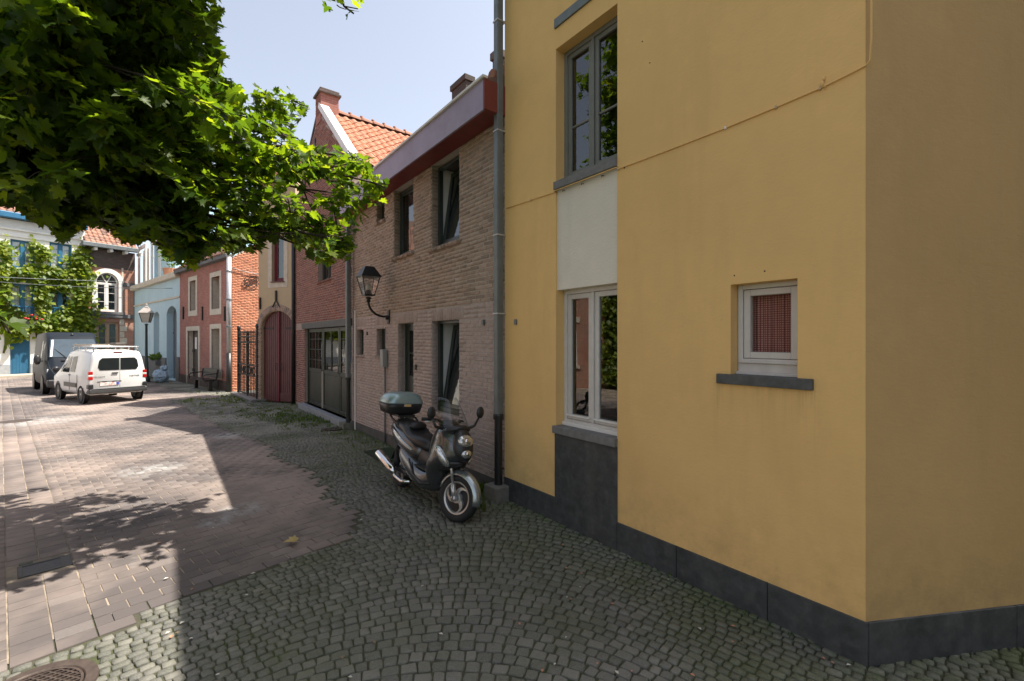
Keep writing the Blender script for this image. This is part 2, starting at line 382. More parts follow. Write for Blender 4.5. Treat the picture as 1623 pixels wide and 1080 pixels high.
def window(parent, r, rec, mat, fw=.05, leaf=.045, cols=2, rows=(), mull=.06, inner='room', glass=None, name='window', reveal=.22, bottom=0., bar=.022, room=.9):
    s0, s1, z0, z1 = r; z0 = z0+bottom; glass = glass or M['glass']
    f = MB(); y0, y1 = rec, rec+.07
    f.box(s0,s0+fw,y0,y1,z0,z1).box(s1-fw,s1,y0,y1,z0,z1).box(s0+fw,s1-fw,y0,y1,z1-fw,z1).box(s0+fw,s1-fw,y0,y1,z0,z0+fw)
    W = (s1-s0-2*fw-mull*(cols-1))/cols; o = None; panes = []
    for c in range(cols):
        a = s0+fw+c*(W+mull); b2 = a+W
        if c: f.box(a-mull, a, y0-.005, y1, z0+fw, z1-fw)
        if leaf:
            yy = y0+.012; l = leaf
            f.box(a+.003,a+l,yy,y1-.005,z0+fw+.003,z1-fw-.003).box(b2-l,b2-.003,yy,y1-.005,z0+fw+.003,z1-fw-.003)
            f.box(a+l,b2-l,yy,y1-.005,z1-fw-l,z1-fw-.003).box(a+l,b2-l,yy,y1-.005,z0+fw+.003,z0+fw+l)
        l = leaf or .0
        for q in rows:
            zz = z0+fw+(z1-z0-2*fw)*q; f.box(a+l, b2-l, y0+.02, y1-.012, zz-bar/2, zz+bar/2)
        panes.append((a+l, b2-l, z0+fw+l, z1-fw-l))
    o = f.build(name, mat, parent, bevel=.004, seg=1)
    for a, b2, c, d in panes:
        cuts = [c]+[z0+fw+(z1-z0-2*fw)*q for q in rows]+[d]
        for k in range(len(cuts)-1):
            MB().box(a, b2, y0+.035, y0+.041, cuts[k]+(bar/2 if k else 0), cuts[k+1]-(bar/2 if k < len(cuts)-2 else 0)).build('pane', glass, o)
    e = .01
    if inner in ('curtain', 'check'):
        n = 40; b = MB(); secs = []
        for k in range(n+1):
            t = k/n; x = s0+.02+(s1-s0-.04)*t; yy = rec+.095+.010*math.sin(t*48)+.007*math.sin(t*17+1)
            secs.append([(x,yy,z0+.02),(x,yy,z1-.02)])
        b.loft(secs, cap=False, closed=False); b.build('curtain', M['check'] if inner == 'check' else M['curtain'], parent, smooth=True)
    rm = MB(); D = rec+.08+room; y2 = rec+.075
    rm.quad((s0-e,D,z0-e),(s1+e,D,z0-e),(s1+e,D,z1+e),(s0-e,D,z1+e)); rm.quad((s0-e,y2,z0-e),(s0-e,D,z0-e),(s0-e,D,z1+e),(s0-e,y2,z1+e))
    rm.quad((s1+e,D,z0-e),(s1+e,y2,z0-e),(s1+e,y2,z1+e),(s1+e,D,z1+e)); rm.quad((s0-e,y2,z1+e),(s0-e,D,z1+e),(s1+e,D,z1+e),(s1+e,y2,z1+e)); rm.quad((s0-e,D,z0-e),(s0-e,y2,z0-e),(s1+e,y2,z0-e),(s1+e,D,z0-e))
    rm.build('room_interior', M['room'], parent)
    return o
def house(name, F, label, cat='house'): return empty(name, (F.P0.x, F.P0.y, 0), F.rz, label, cat)

# check cloth for the little window
m_, nt_, b_, o_ = new_mat('red_check_cloth')
tc_ = nt_.nodes.new('ShaderNodeTexCoord'); ck = nt_.nodes.new('ShaderNodeTexBrick'); sp_ = nt_.nodes.new('ShaderNodeSeparateXYZ'); cb_ = nt_.nodes.new('ShaderNodeCombineXYZ')
nt_.links.new(tc_.outputs['Object'], sp_.inputs[0]); nt_.links.new(sp_.outputs[0], cb_.inputs[0]); nt_.links.new(sp_.outputs[2], cb_.inputs[1]); nt_.links.new(cb_.outputs[0], ck.inputs['Vector'])
ck.inputs['Scale'].default_value = 1; ck.inputs['Brick Width'].default_value = .0165; ck.inputs['Row Height'].default_value = .0165; ck.offset = 0; ck.inputs['Mortar Size'].default_value = .0026
ck.inputs['Color1'].default_value = (.50,.27,.24,1); ck.inputs['Color2'].default_value = (.47,.24,.21,1); ck.inputs['Mortar'].default_value = (.20,.045,.045,1)
nt_.links.new(ck.outputs[0], b_.inputs['Base Color']); b_.inputs['Roughness'].default_value = .9; M['check'] = m_

# piece shapes
def brick_piece(j):
    """unit block, front face towards -y, softened and uneven"""
    r = random.Random(j); e = .03; d = .16
    o = [(-.5,1,-.5),(.5,1,-.5),(.5,1,.5),(-.5,1,.5)]
    a = [(-.5,.35,-.5),(.5,.35,-.5),(.5,.35,.5),(-.5,.35,.5)]
    f = [(x*(1-2*e)+r.uniform(-.01,.01), r.uniform(-.12,.12), z*(1-2*d*.6)+r.uniform(-.05,.05)) for x, _, z in o]
    return o+a+f, [(0,1,5,4),(1,2,6,5),(2,3,7,6),(3,0,4,7),(4,5,9,8),(5,6,10,9),(6,7,11,10),(7,4,8,11),(8,9,10,11)]
def fill_bricks(P, s0, s1, z0, z1, ops, k0, kn, L=.2, h=.05, jt=.012, proud=.008, thick=.03, bond=2, xoff=0., skip=None, ymul=0.):
    row = 0; z = z0
    while z < z1-.02:
        zt = min(z+h, z1); zc = (z+zt)/2
        x = s0-(row % 2)*(L+jt)/2-xoff-random.uniform(0, .01)
        iv = [(s0, s1)]
        for o in ops:
            if o[2]-.001 < zc < o[3]+.001:
                nv = []
                for a, b in iv:
                    if o[1] <= a or o[0] >= b: nv.append((a, b)); continue
                    if o[0] > a: nv.append((a, o[0]))
                    if o[1] < b: nv.append((o[1], b))
                iv = nv
        while x < s1:
            l = L if (bond == 2) else (L if int((x-s0)/(L+jt)) % 2 else L/2)
            l *= random.uniform(.97, 1.03)
            for a, b in iv:
                c, d = max(x, a), min(x+l, b)
                if d-c > .035 and not (skip and skip((c+d)/2, zc)):
                    Mx = Matrix.Translation(((c+d)/2, -proud+random.uniform(-.0025,.0025), zc+random.uniform(-.0015,.0015))) @ Matrix.Rotation(random.uniform(-.006,.006), 4, 'Y') @ Matrix.Diagonal((d-c, thick, (zt-z), 1))
                    P.add(Mx, k0+random.randrange(kn))
            x += l+jt
        z += h+jt; row += 1
def in_ops(ops, x, z, m=0.): return any(o[0]-m < x < o[1]+m and o[2]-m < z < o[3]+m for o in ops)

# ================================================================== YELLOW HOUSE
HY = 6.8
yh = house('yellow_house', FY, 'tall yellow rendered corner house with dark stone plinth filling the right side', 'house')
PH = .262
uw = FY.rect(881, 979, 5, 258)
lw = FY.rect(881, 978.5, 447.5, 697)
sw = FY.rect(1158, 1264, 441, 600)
uw = (lw[0], lw[1], uw[2], uw[3])
zb_pan = FY.at(978, 447.5)[1]
pan = (lw[0], lw[1], FY.at(978.5,447.5)[1]+0., FY.at(979,264)[1])
low = (lw[0], lw[1], 0, lw[2])
column = (lw[0], lw[1], PH, uw[3])
wall(FY, 'wall', M['yellow'], yh, 0, FY.L, PH, HY, [uw, (lw[0],lw[1],lw[2],lw[3]), sw, (pan[0],pan[1],pan[2]+.0,pan[3]), (low[0],low[1],PH-.1,low[3])], .25)
# side wall round the corner
c2 = MB(); a0 = Vector((FY.L, 0)); 
rz2 = FY2.rz-FY.rz
y2 = empty('side_front', (0,0,0)); y2.parent = yh; y2.location = (FY.L, 0, 0); y2.rotation_euler = (0,0,rz2)
bpy.data.objects.remove(y2)
M2 = Matrix.Translation((FY.L,0,0)) @ Matrix.Rotation(rz2, 4, 'Z')
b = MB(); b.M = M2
b.quad((.002,0,PH),(6,0,PH),(6,0,HY),(.002,0,HY)); b.quad((6,0,0),(6,5,0),(6,5,HY),(6,0,HY)); b.build('side_wall', M['yellow_shaded'], yh)
b = MB(); b.quad((0,.003,0),(0,.003,HY),(0,5.5,HY),(0,5.5,0)); b.quad((0,0,HY-.002),(FY.L,0,HY-.002),(FY.L+4,5.5,HY-.002),(0,5.5,HY-.002)); b.build('party_wall', M['yellow'], yh)
b = MB(); b.box(-.0, FY.L+.02, -.10, .02, HY-.16, HY+.02); b.build('gutter', M['zinc'], yh, bevel=.01)
# plinth slabs
cuts = [0.02, lw[0]]; 
for a, c in ((.0, lw[0]-.004), (lw[1]+.004, lw[1]+.62), (lw[1]+.625, lw[1]+1.33), (lw[1]+1.335, FY.L+.012)):
    b = MB(); b.box(a, c, -.012, .05, -.15, PH-random.uniform(0,.003)); b.build('plinth_slab', M['bluestone'], yh, bevel=.003)
xx = .0
for a, c in ((.012,1.1),(1.105,2.3),(2.305,6)):
    b = MB(); b.M = M2; b.box(a, c, -.012, .05, -.15, PH-random.uniform(0,.004)); b.build('plinth_slab', M['bluestone'], yh, bevel=.003)
# infill panels of the window column
b = MB(); b.box(pan[0], pan[1], .022, .06, pan[2], pan[3]); b.box(pan[0], pan[1], .06, .2, pan[2], pan[2]+.03); b.build('white_panel', M['whiteplaster'], yh)
b = MB(); b.box(low[0]-.003, low[1]+.003, -.016, .06, -.15, low[3]-.07); b.build('stone_panel', M['bluestone'], yh, bevel=.003)
# sills
b = MB(); b.box(uw[0]-.012, uw[1], -.03, .16, pan[3], pan[3]+.085); b.build('window_sill', M['sillstone'], yh, bevel=.005)
b = MB(); b.box(lw[0]-.015, lw[1]+.003, -.045, .16, lw[2]-.07, lw[2]+.008); b.build('window_sill', M['sillstone'], yh, bevel=.006)
ss0, zz0 = FY.at(1135, 592, -.03); ss1, zz1 = FY.at(1287, 602, -.03); zb1 = FY.at(1287, 619.5, -.03)[1]
b = MB(); b.box(ss0, ss1, -.032, .14, zb1, (zz0+zz1)/2); b.build('window_sill', M['darksill'], yh, bevel=.004)
def add_streaks(mat, F, runs, c):
    nt = mat.node_tree; b = [n for n in nt.nodes if n.type == 'BSDF_PRINCIPLED'][0]; col = b.inputs['Base Color'].links[0].from_socket
    gp = nt.nodes.new('ShaderNodeNewGeometry').outputs['Position']
    dt_ = nt.nodes.new('ShaderNodeVectorMath'); dt_.operation = 'DOT_PRODUCT'; nt.links.new(gp, dt_.inputs[0]); dt_.inputs[1].default_value = (F.u.x, F.u.y, 0)
    sp = nt.nodes.new('ShaderNodeSeparateXYZ'); nt.links.new(gp, sp.inputs[0]); k0 = F.P0.dot(F.u)
    for s0, s1, zt, ln, am in runs:
        def mul(a, b2):
            m = nt.nodes.new('ShaderNodeMath'); m.operation = 'MULTIPLY'; nt.links.new(a, m.inputs[0]); nt.links.new(b2, m.inputs[1]); return m.outputs[0]
        f = mul(ramp(nt, dt_.outputs['Value'], k0+s0-.02, k0+s0+.03), ramp(nt, dt_.outputs['Value'], k0+s1-.03, k0+s1+.02, 1, 0))
        f = mul(f, mul(ramp(nt, sp.outputs[2], zt-ln, zt, 0, 1), ramp(nt, sp.outputs[2], zt, zt+.01, 1, 0)))
        f = mul(f, ramp(nt, noise(nt, 22, 4, .65, (1,1,.05)), .46, .66, 0, am))
        col = mixc(nt, f, col, c)
    nt.links.new(col, b.inputs['Base Color'])
add_streaks(M['yellow'], FY, [(ss0-.01, ss1+.01, zb1, .35, .25), (ss0-.03, ss0+.06, zb1, .6, .4), (ss1-.07, ss1+.03, zb1, .45, .45)], (.33,.23,.11))
# stone lintel strip high above the window
la = FY.at(880, 32.5)[0]; lz = FY.at(880, 47)[1]; lz1 = FY.at(880, 32.5)[1]
b = MB(); b.box(la, uw[1]+.05, -.02, .03, lz, lz1); b.build('lintel_strip', M['zinc'], yh, bevel=.004)
wu = window(yh, (uw[0],uw[1],pan[3]+.095,uw[3]), .12, M['greyframe'], .05, .05, 2, (.40,), .035, 'room')
b = MB(); b.box(uw[0]+.01, uw[1]-.003, .095, .12, pan[3]+.085, pan[3]+.105); b.build('drip_bar', M['trim'], yh, bevel=.002)
window(yh, (lw[0],lw[1],lw[2]+.03,lw[3]-.0), .12, M['pvc2'], .045, .055, 2, (), .03, 'room')
b = MB(); b.box(lw[0]+.005, lw[1]-.003, .09, .12, lw[2]+.008, lw[2]+.045); b.box(lw[0]+.06, (lw[0]+lw[1])/2-.03, .095, .118, lw[2]+.115, lw[2]+.13); b.box((lw[0]+lw[1])/2+.03, lw[1]-.05, .095, .118, lw[2]+.115, lw[2]+.13); b.build('drip_bar', M['trim'], yh, bevel=.002)
window(yh, (sw[0]+.004,sw[1],sw[2]+.012,sw[3]), .10, M['pvc2'], .035, .05, 1, (), .03, 'check', glass=M['glass_dull'], bottom=.07)
b = MB(); b.box(sw[0]+.004, sw[1], .104, .16, sw[2]+.012, sw[2]+.082); b.box(sw[0]+.002, sw[1]-.002, .075, .10, sw[2]+.0, sw[2]+.022); b.box(sw[0]+.03, sw[1]-.004, .085, .10, sw[2]+.085, sw[2]+.1); b.build('window_board', M['pvc2'], yh, bevel=.003)
# cable with clips along the wall
def on(F, px, py, d=0.): s_, z_ = F.at(px, py, d); return (s_, d, z_)
cab = [on(FY,803,330.5,-.008), on(FY,842,317,-.009), on(FY,879,305,-.008), (uw[0], -.02, pan[3]-.012), (uw[1], -.02, pan[3]-.014), on(FY,980,268,-.009),
       on(FY,1060,238,-.008), on(FY,1150,203,-.008), on(FY,1230,170,-.008), on(FY,1300,140,-.008), on(FY,1345,118,-.009), on(FY,1372,104,-.008), on(FY,1379,96,-.012), on(FY,1381,60,-.012), on(FY,1381,0,-.012), on(FY,1381,-60,-.012)]
b = MB(); b.tube(cab, .0055, 6)
kn = on(FY,1303,133,-.01); b.ball(kn, (.012,.01,.022), 8, 6); b.ball((kn[0]+.01,kn[1],kn[2]+.03), (.008,.008,.015), 8, 6)
b.tube([(kn[0],-.01,kn[2]),(kn[0]+.02,-.012,kn[2]-.02),(kn[0]+.012,-.012,kn[2]-.045)], .003, 5)
b.build('cable', M['yellow'], yh, smooth=True)
for t in (0,2,4,6,7,8):
    p = cab[t+1] if t+1 < len(cab) else cab[-1]
    b = MB(); b.box(p[0]-.006, p[0]+.006, -.018, 0, p[2]-.012, p[2]+.012); b.build('cable_clip', M['trim'] if t==6 else M['ochre'], yh, bevel=.002)
for k in range(4):
    hx = uw[0]+.12+k*.27; b = MB(); b.tube([(hx,.02,pan[3]-.03),(hx,-.01,pan[3]-.03),(hx,-.012,pan[3]-.05)], .004, 5); b.build('hook', M['castiron'], yh)
p = on(FY, 818, 511); b = MB(); b.box(p[0]-.022,p[0]+.022,-.02,0,p[2]-.03,p[2]+.035); b.build('wall_bracket', M['zinc'], yh, bevel=.004)
for px, py in ((1018,66),(1212,430),(1164,437),(1030,100)):
    p = on(FY, px, py); b = MB(); b.ball((p[0],-.001,p[2]), (.006,.004,.006), 6, 5); b.build('nail_head', M['castiron'], yh)
# downpipe at the left corner
pa = FY.at(797, 300)[0]; xs_ = -.03
zc1 = FY.at(797, 657)[1]
b = MB(); b.box(xs_-.045, xs_+.045, -.12, -.03, zc1, HY-.1); b.build('downpipe', M['zinc'], yh, bevel=.012, seg=2)
dp = b
for py in (212, 375, 498, 40):
    zc = FY.at(797, py)[1]; b = MB(); b.box(xs_-.052, xs_+.052, -.128, -.0, zc-.009, zc+.009); b.build('pipe_bracket', M['zinc_pale'], yh, bevel=.004)
b = MB(); b.lathe([(.052,.12),(.05,.2),(.05,zc1-.05),(.066,zc1-.05),(.068,zc1),(.06,zc1+.02)], (xs_,-.075,0), n=16); b.box(xs_-.01,xs_+.01,-.13,0,.35,.37); b.build('cast_iron_pipe', M['castiron'], yh, smooth=False)

# ================================================================== BROWN BRICK HOUSE
HB = FB.at(789, 477)[1]                               # level where the painted brick ends
bh = house('brown_brick_house', FB, 'brown brick house with painted lower storey and long purple eaves board', 'house')
# eave
ef = .34
fa = FB.at(769, 171.3, -ef); ft = FB.at(770.3, 120.9, -ef)
ZF0, ZF1 = fa[1], ft[1]
zg = lambda s: FB.base(s)
wA = FB.rect(684.4, 728, 505.5, 664); dA = (FB.at(631,512)[0], FB.at(655.5,510)[0], -.1, FB.at(655.5,509.8)[1])
w1 = FB.rect(565.5, 576.5, 522, 563); w2 = FB.rect(597, 611, 521, 565)
uA = FB.rect(684.4, 728.3, 120, 380); uB = FB.rect(624.8, 655.4, 200, 398.5); uC = FB.rect(596.6, 609.8, 300, 347)
uA = (uA[0],uA[1],uA[2],ZF0+.02); uB = (uB[0],uB[1],uB[2],ZF0+.02); uC = (uC[0],uC[1],uC[2],ZF0+.02)
opsB = [wA, dA, w1, w2, uA, uB, uC]
wall(FB, 'wall', M['mortarpaint'], bh, 0, FB.L, -.2, HB, [o for o in opsB if o[3] < HB+.3], .24)
wall(FB, 'upper_wall', M['mortar'], bh, 0, FB.L, HB+.0, ZF0+.4, [o for o in opsB if o[3] > HB+.3], .24)
shell(bh, 0, FB.L, 5.2, -.2, ZF0+.3, M['bt_brown'], y=.3)
PB = Pieces(); lintH = .2; lint = lambda o: (o[0]-.06, o[1]+.06, o[3], o[3]+lintH)
zl = max(wA[3], dA[3])
bandz = HB-.20
pl = .18
fill_bricks(PB, 0.02, FB.L-.01, -.2+pl+.06, bandz-.002, opsB, 0, 6, L=.205, h=.046, jt=.0105, proud=.006)
# soldier course under the paint line
x = .01
while x < FB.L-.02:
    if in_ops(opsB, x+.022, bandz+.05): x += .058; continue
    overlint = any(o[0]-.12 < x < o[1]+.12 for o in (wA, dA, w1, w2))
    if overlint:
        PB.add(Matrix.Translation((x+.024, -.008, bandz+.09)) @ Matrix.Diagonal((.048,.03,.188,1)), random.randrange(6)); x += .056
    else:
        for q in range(3):
            PB.add(Matrix.Translation((x+.09, -.006+random.uniform(-.002,.002), bandz+.024+q*.064)) @ Matrix.Diagonal((.178,.03,.052,1)), random.randrange(6))
        x += .19
fill_bricks(PB, 0.02, FB.L-.01, HB+.006, ZF0+.1, opsB, 6, 6, L=.205, h=.0465, jt=.011, proud=.007)
# bricks of the reveals (left jambs are in view)
for o in opsB:
    z = max(o[2], -.05); k = 0
    while z < min(o[3], ZF0)-.04:
        kk = (0 if z < HB else 6)+random.randrange(6)
        for y_ in ((.055,.1) if k % 2 else (.03,.05), (.16,.1) if k % 2 else (.115,.1)):
            pass
        Mx = Matrix.Translation((o[0]-.002+.006, .058, z+.023)) @ Matrix.Rotation(PI/2, 4, 'Z') @ Matrix.Diagonal((.095,.012,.046,1))
        PB.add(Mx, kk); z += .0565; k += 1
# brick on edge sills
def brick_sill(o, ext=.03, k0=0, h=.062):
    x = o[0]-ext
    while x < o[1]+ext*.2:
        PB.add(Matrix.Translation((x+.024, -.035, o[2]-h/2+.002)) @ Matrix.Diagonal((.046,.17,h,1)), k0+random.randrange(6)); x += .054
for o, e in ((w1,.04),(w2,.05)): brick_sill(o, e)
for o, e in ((uA,.05),(uB,.04),(uC,.04)): brick_sill(o, e, 6, .07)
brick_sill(wA, .04)
brk = [(*brick_piece(i), M['brick_low'] if i < 6 else M['brick_up']) for i in range(12)]
PB.done('brick', brk, bh, 300, FB.matrix(), 'brickwork')
tarp = pm('tarred_plinth', (.075,.07,.066), .8, var=.25, bump=.4, bs=30, stain=(.14,.13,.11))
b = MB(); b.prism([(0,-.3),(dA[0],-.3),(dA[0],zg(dA[0])+.02+pl),(0,zg(0)+pl)], -.012, .02); b.build('plinth', tarp, bh, bevel=.004); b = MB(); b.prism([(dA[1],-.3),(FB.L,-.3),(FB.L,zg(FB.L)+pl),(dA[1],zg(dA[1])+pl)], -.012, .02); b.build('plinth', tarp, bh, bevel=.004)
# eaves box: purple face, dark red underside and end
b = MB(); b.box(-.15, FB.L-.02, -ef, -ef+.03, ZF0, ZF1); b.build('fascia_board', M['purple'], bh, bevel=.003)
b = MB(); b.box(-.15, FB.L-.02, -ef+.031, -.02, ZF0+.004, ZF0+.03); b.build('soffit_board', M['redfascia'], bh)
b = MB(); b.prism([(0,0),(1,0),(1,1),(0,1)], 0, 1)
b = MB(); b.box(FB.L-.019, FB.L+.012, -ef+.0, .1, ZF0+.002, ZF1-.004); b.build('fascia_end', M['redfascia'], bh, bevel=.003)
b = MB(); b.box(-.15, FB.L+.02, -ef-.03, -ef+.05, ZF1, ZF1+.035); b.build('verge_trim', M['trim'], bh, bevel=.008)
pitch = math.radians(26)
RB = Pieces()
def tile_piece(j):
    r = random.Random(50+j); n = 7; top = []; bot = []
    for k in range(n):
        t = k/(n-1); z = .30*math.sin(t*PI*1.0)**1.0*1.0 if t < .68 else -.10*math.sin((t-.68)/.32*PI)
        if t < .68: z = .30*math.sin(t/.68*PI)
        top.append((t-.5, z))
    v = []
    for yy, lift in ((-.5,.10),(.6,-.02)):
        for x, z in top: v.append((x*1.04, yy, z+lift))
        for x, z in top: v.append((x*1.04, yy, z+lift-.12))
    f = []; N = n
    for k in range(n-1):
        f.append((k, k+1, 2*N+k+1, 2*N+k)); f.append((N+k+1, N+k, 3*N+k, 3*N+k+1)); f.append((N+k, N+k+1, k+1, k))
    f.append((0, 2*N, 3*N, N)); f.append((n-1, N+n-1, 3*N+n-1, 2*N+n-1))
    return v, f
def tile_roof(P, O, ux, uy, nx, ny, tw, th, kn=6, k0=0):
    """O lower left corner, ux along the eave, uy up the slope"""
    ux = Vector(ux).normalized(); uy = Vector(uy).normalized(); nn = ux.cross(uy)
    for i in range(nx):
        for j in range(ny):
            c = Vector(O)+ux*(i+.5)*tw+uy*(j+.5)*th+nn*random.uniform(0,.008)+ux*random.uniform(-.006,.006)+uy*random.uniform(-.008,.008)
            R = Matrix((ux*tw, uy*th, nn*.16)).transposed().to_4x4() @ Matrix.Rotation(random.uniform(-.02,.02), 4, 'Z')
            P.add(Matrix.Translation(c) @ R, k0+random.randrange(kn))
ty = (0, math.cos(pitch), math.sin(pitch))
tile_roof(RB, (-.15, -ef+.06, ZF1-.03), (1,0,0), ty, int((FB.L+.2)/.22), 12, .22, .27)
RB.done('roof_tile', [(*tile_piece(i), M['tileb']) for i in range(6)], bh, 0, FB.matrix(), 'roof_tiles')
b = MB(); zr = ZF1+3.0*math.tan(pitch); b.add([(-.15,-ef,ZF1),(FB.L,-ef,ZF1),(FB.L,2.9,zr-.1),(-.15,2.9,zr-.1),(-.15,6,ZF1),(FB.L,6,ZF1)], [(0,1,2,3),(3,2,5,4),(1,5,2),(0,3,4)]); b.build('roof', M['tileb'], bh)
# ridge end tiles that show over the fascia by the downpipe, chimneys
for k in range(3):
    b = MB(); b.lathe([(.0,0),(.08,0),(.08,.26),(.0,.26)], (FB.L-.08, -.18+k*.2, ZF1+.12+k*.14), axis='y', n=10); b.build('verge_tile', M['tile'], bh, smooth=False)
M['chim'] = brick_tex_mat('dark_chimney_brick', (.06,.042,.036), (.04,.03,.026), (.07,.06,.05))
def chimney(parent, F, px0, px1, pyt, pyb, d, deep=.5, name='chimney', mat=None):
    a0, zt = F.at(px0, pyt, d); a1, _ = F.at(px1, pyt, d); zb = F.at((px0+px1)/2, pyb, d)[1]
    b = MB(); b.box(a0+.03, a1-.03, d, d+deep, zb-1.2, zt-.14); b.box(a0, a1, d-.04, d+deep+.04, zt-.14, zt); return b.build(name, mat or M['bt_terrace_dark'], parent, bevel=.01)
chimney(bh, FB, 715, 739, 138, 160, 2.4, .22, mat=M['chim']); chimney(bh, FB, 779, 792, 87, 108, 1.5)
# windows of the brown brick house
def tilt_window(parent, o, z1, rec=.1, ang=7):
    s0, s1, z0 = o[0], o[1], o[2]; f = MB(); fw = .05
    f.box(s0,s0+fw,rec,rec+.07,z0,z1).box(s1-fw,s1,rec,rec+.07,z0,z1).box(s0+fw,s1-fw,rec,rec+.07,z1-fw,z1).box(s0+fw,s1-fw,rec,rec+.07,z0,z0+fw+.03)
    fr = f.build('window', M['greenpaint'], parent, bevel=.004, seg=1)
    A = Matrix.Translation((0, rec+.045, z0+fw+.03)) @ Matrix.Rotation(-math.radians(ang), 4, 'X')
    w_ = MB(); w_.M = A; h = z1-z0-2*fw-.03; l = .065; a, c = s0+fw+.004, s1-fw-.004
    w_.box(a,a+l,0,.05,0,h).box(c-l,c,0,.05,0,h).box(a+l,c-l,0,.05,h-l,h).box(a+l,c-l,0,.05,0,l); w_.build('sash', M['greenpaint'], fr, bevel=.004, seg=1)
    p_ = MB(); p_.M = A; p_.box(a+l,c-l,.02,.027,l,h-l); p_.build('pane', M['glass'], fr)
    b = MB(); b.box(s0-.02, s1+.02, rec+1.4, rec+1.42, z0-.1, z1+.1); b.box(s0-.02,s0-.005,rec+.075,rec+1.4,z0-.05,z1+.1); b.box(s1+.005,s1+.02,rec+.075,rec+1.4,z0-.05,z1+.1); b.box(s0-.02,s1+.02,rec+.075,rec+1.4,z1+.02,z1+.04); b.build('room_interior', M['room'], parent)
    b = MB(); b.box(s0+.001, s0+.012, rec+.072, rec+.6, z0, z1); b.build('inner_reveal', M['trim'], parent)
tilt_window(bh, wA, wA[3], .11, 9)
tilt_window(bh, uA, ZF0, .11, 8)
window(bh, (uB[0],uB[1],uB[2],ZF0), .11, M['greenpaint'], .045, .05, 1, (), .03, 'room')
window(bh, (uC[0],uC[1],uC[2],ZF0), .11, M['greenpaint'], .035, .03, 1, (), .03, 'room')
window(bh, w1, .11, M['greenpaint'], .03, .03, 1, (), .03, 'room')
window(bh, w2, .11, M['greenpaint'], .03, .03, 1, (), .03, 'room')
# door: green with glazed top
d0, d1, dz = dA[0], dA[1], dA[3]; zd = zg(d0)+.12; zm = zd+(dz-zd)*.56
b = MB(); b.box(d0,d0+.05,.13,.2,zd,dz).box(d1-.05,d1,.13,.2,zd,dz).box(d0+.05,d1-.05,.13,.2,dz-.05,dz)
b.box(d0+.05,d0+.15,.15,.2,zd,dz-.05).box(d1-.15,d1-.05,.15,.2,zd,dz-.05).box(d0+.15,d1-.15,.15,.2,zd,zm).box(d0+.15,d1-.15,.15,.2,dz-.15,dz-.05)
b.box((d0+d1)/2-.012,(d0+d1)/2+.012,.155,.19,zm,dz-.15).box(d0+.15,d1-.15,.155,.19,(zm+dz-.15)/2-.012,(zm+dz-.15)/2+.012)
door = b.build('door', M['greenpaint'], bh, bevel=.004, seg=1)
MB().box(d0+.15,d1-.15,.17,.176,zm,dz-.15).build('pane', M['glass'], door)
MB().tube([(d1-.1,.14,zd+1.0),(d1-.1,.1,zd+1.0),(d1-.2,.1,zd+1.0)], .01, 6).build('door_handle', M['zinc_pale'], door)
MB().box(d0-.0,d1,-.0,.3,-.2,zd).build('doorstep', M['bluestone'], bh, bevel=.004)
MB().box(d0-.02,d1+.02,.9,.92,zd,dz).build('room_interior', M['room'], bh)
# small fittings on the wall
p = on(FB, 613, 568); b = MB(); b.box(p[0]-.075,p[0]+.075,-.11,-.012,p[2]-.17,p[2]+.17); eb = b.build('electric_box', pm('grey_box_plastic', (.3,.3,.29), .5, var=.05), bh, bevel=.012)
b = MB(); b.tube([(p[0],-.035,p[2]-.17),(p[0],-.035,zg(p[0])-.02)], .016, 8); b.tube([(p[0]-.02,-.03,p[2]+.17),(p[0]-.0,-.03,p[2]+.6)], .008, 6); b.build('conduit', M['greyplinth'], bh, smooth=True)
p = on(FB, 660, 582); b = MB(); b.box(p[0]-.03,p[0]+.03,-.03,-.008,p[2]-.045,p[2]+.045); b.build('doorbell', M['castiron'], bh, bevel=.004)
p = on(FB, 768, 511); b = MB(); b.box(p[0]-.02,p[0]+.02,-.04,-.006,p[2]-.035,p[2]+.035); b.build('wall_bracket', M['zinc'], bh, bevel=.004)
p = on(FB, 583, 529); b = MB(); b.box(p[0]-.012,p[0]+.012,-.03,0,p[2]-.035,p[2]+.035); b.build('wall_hook', M['castiron'], bh)
b = MB(); a_ = FB.at(564, 600)[0]; b.box(a_-.02, a_+.03, -.03, -.006, zg(a_), FB.at(564,492)[1]); b.build('corner_strip', M['trim'], bh, bevel=.004)

# ================================================================== GABLE HOUSE WITH GREEN GARAGE
gh = house('gable_house', FG, 'tall red brick gable house with chimney and green garage doors', 'house')
LG = FG.L; apx, apz = FG.at(515, 166); 
apx = LG*.5; apz = FG.at(515,163)[1]; eaz = FG.at(556, 262)[1]
gr = (FG.at(483,600)[0], LG-.02, FG.base(LG)+.14, FG.at(553,517)[1])
gbeam = FG.at(553, 505)[1]
gw = (FG.at(504,440)[0], FG.at(525,440)[0], FG.at(525,441)[1], FG.at(525,395)[1])
gt = (FG.at(524,300)[0]-.1, FG.at(524,300)[0]+.25, FG.at(536,362)[1], FG.at(524,318)[1])
opsG = [gr, (gr[0],gr[1],gr[3],gbeam), gw, gt]
wall(FG, 'wall', M['mortardark'], gh, 0, LG, -.25, eaz, opsG, .25)
b = MB(); b.prism([(0,eaz),(LG,eaz),(apx,apz)], 0, .3); b.build('gable', M['mortardark'], gh)
shell(gh, 0, LG, 7, -.2, eaz, M['bt_red'], y=.25)
PG = Pieces()
def gskip(x, z):
    if z < eaz: return False
    t = (z-eaz)/(apz-eaz); return x < apx*t+.03 or x > LG-(LG-apx)*t-.03
fill_bricks(PG, .01, LG-.01, FG.base(0)+.1, gr[3], opsG, 0, 6, L=.2, h=.052, jt=.013, proud=.007)
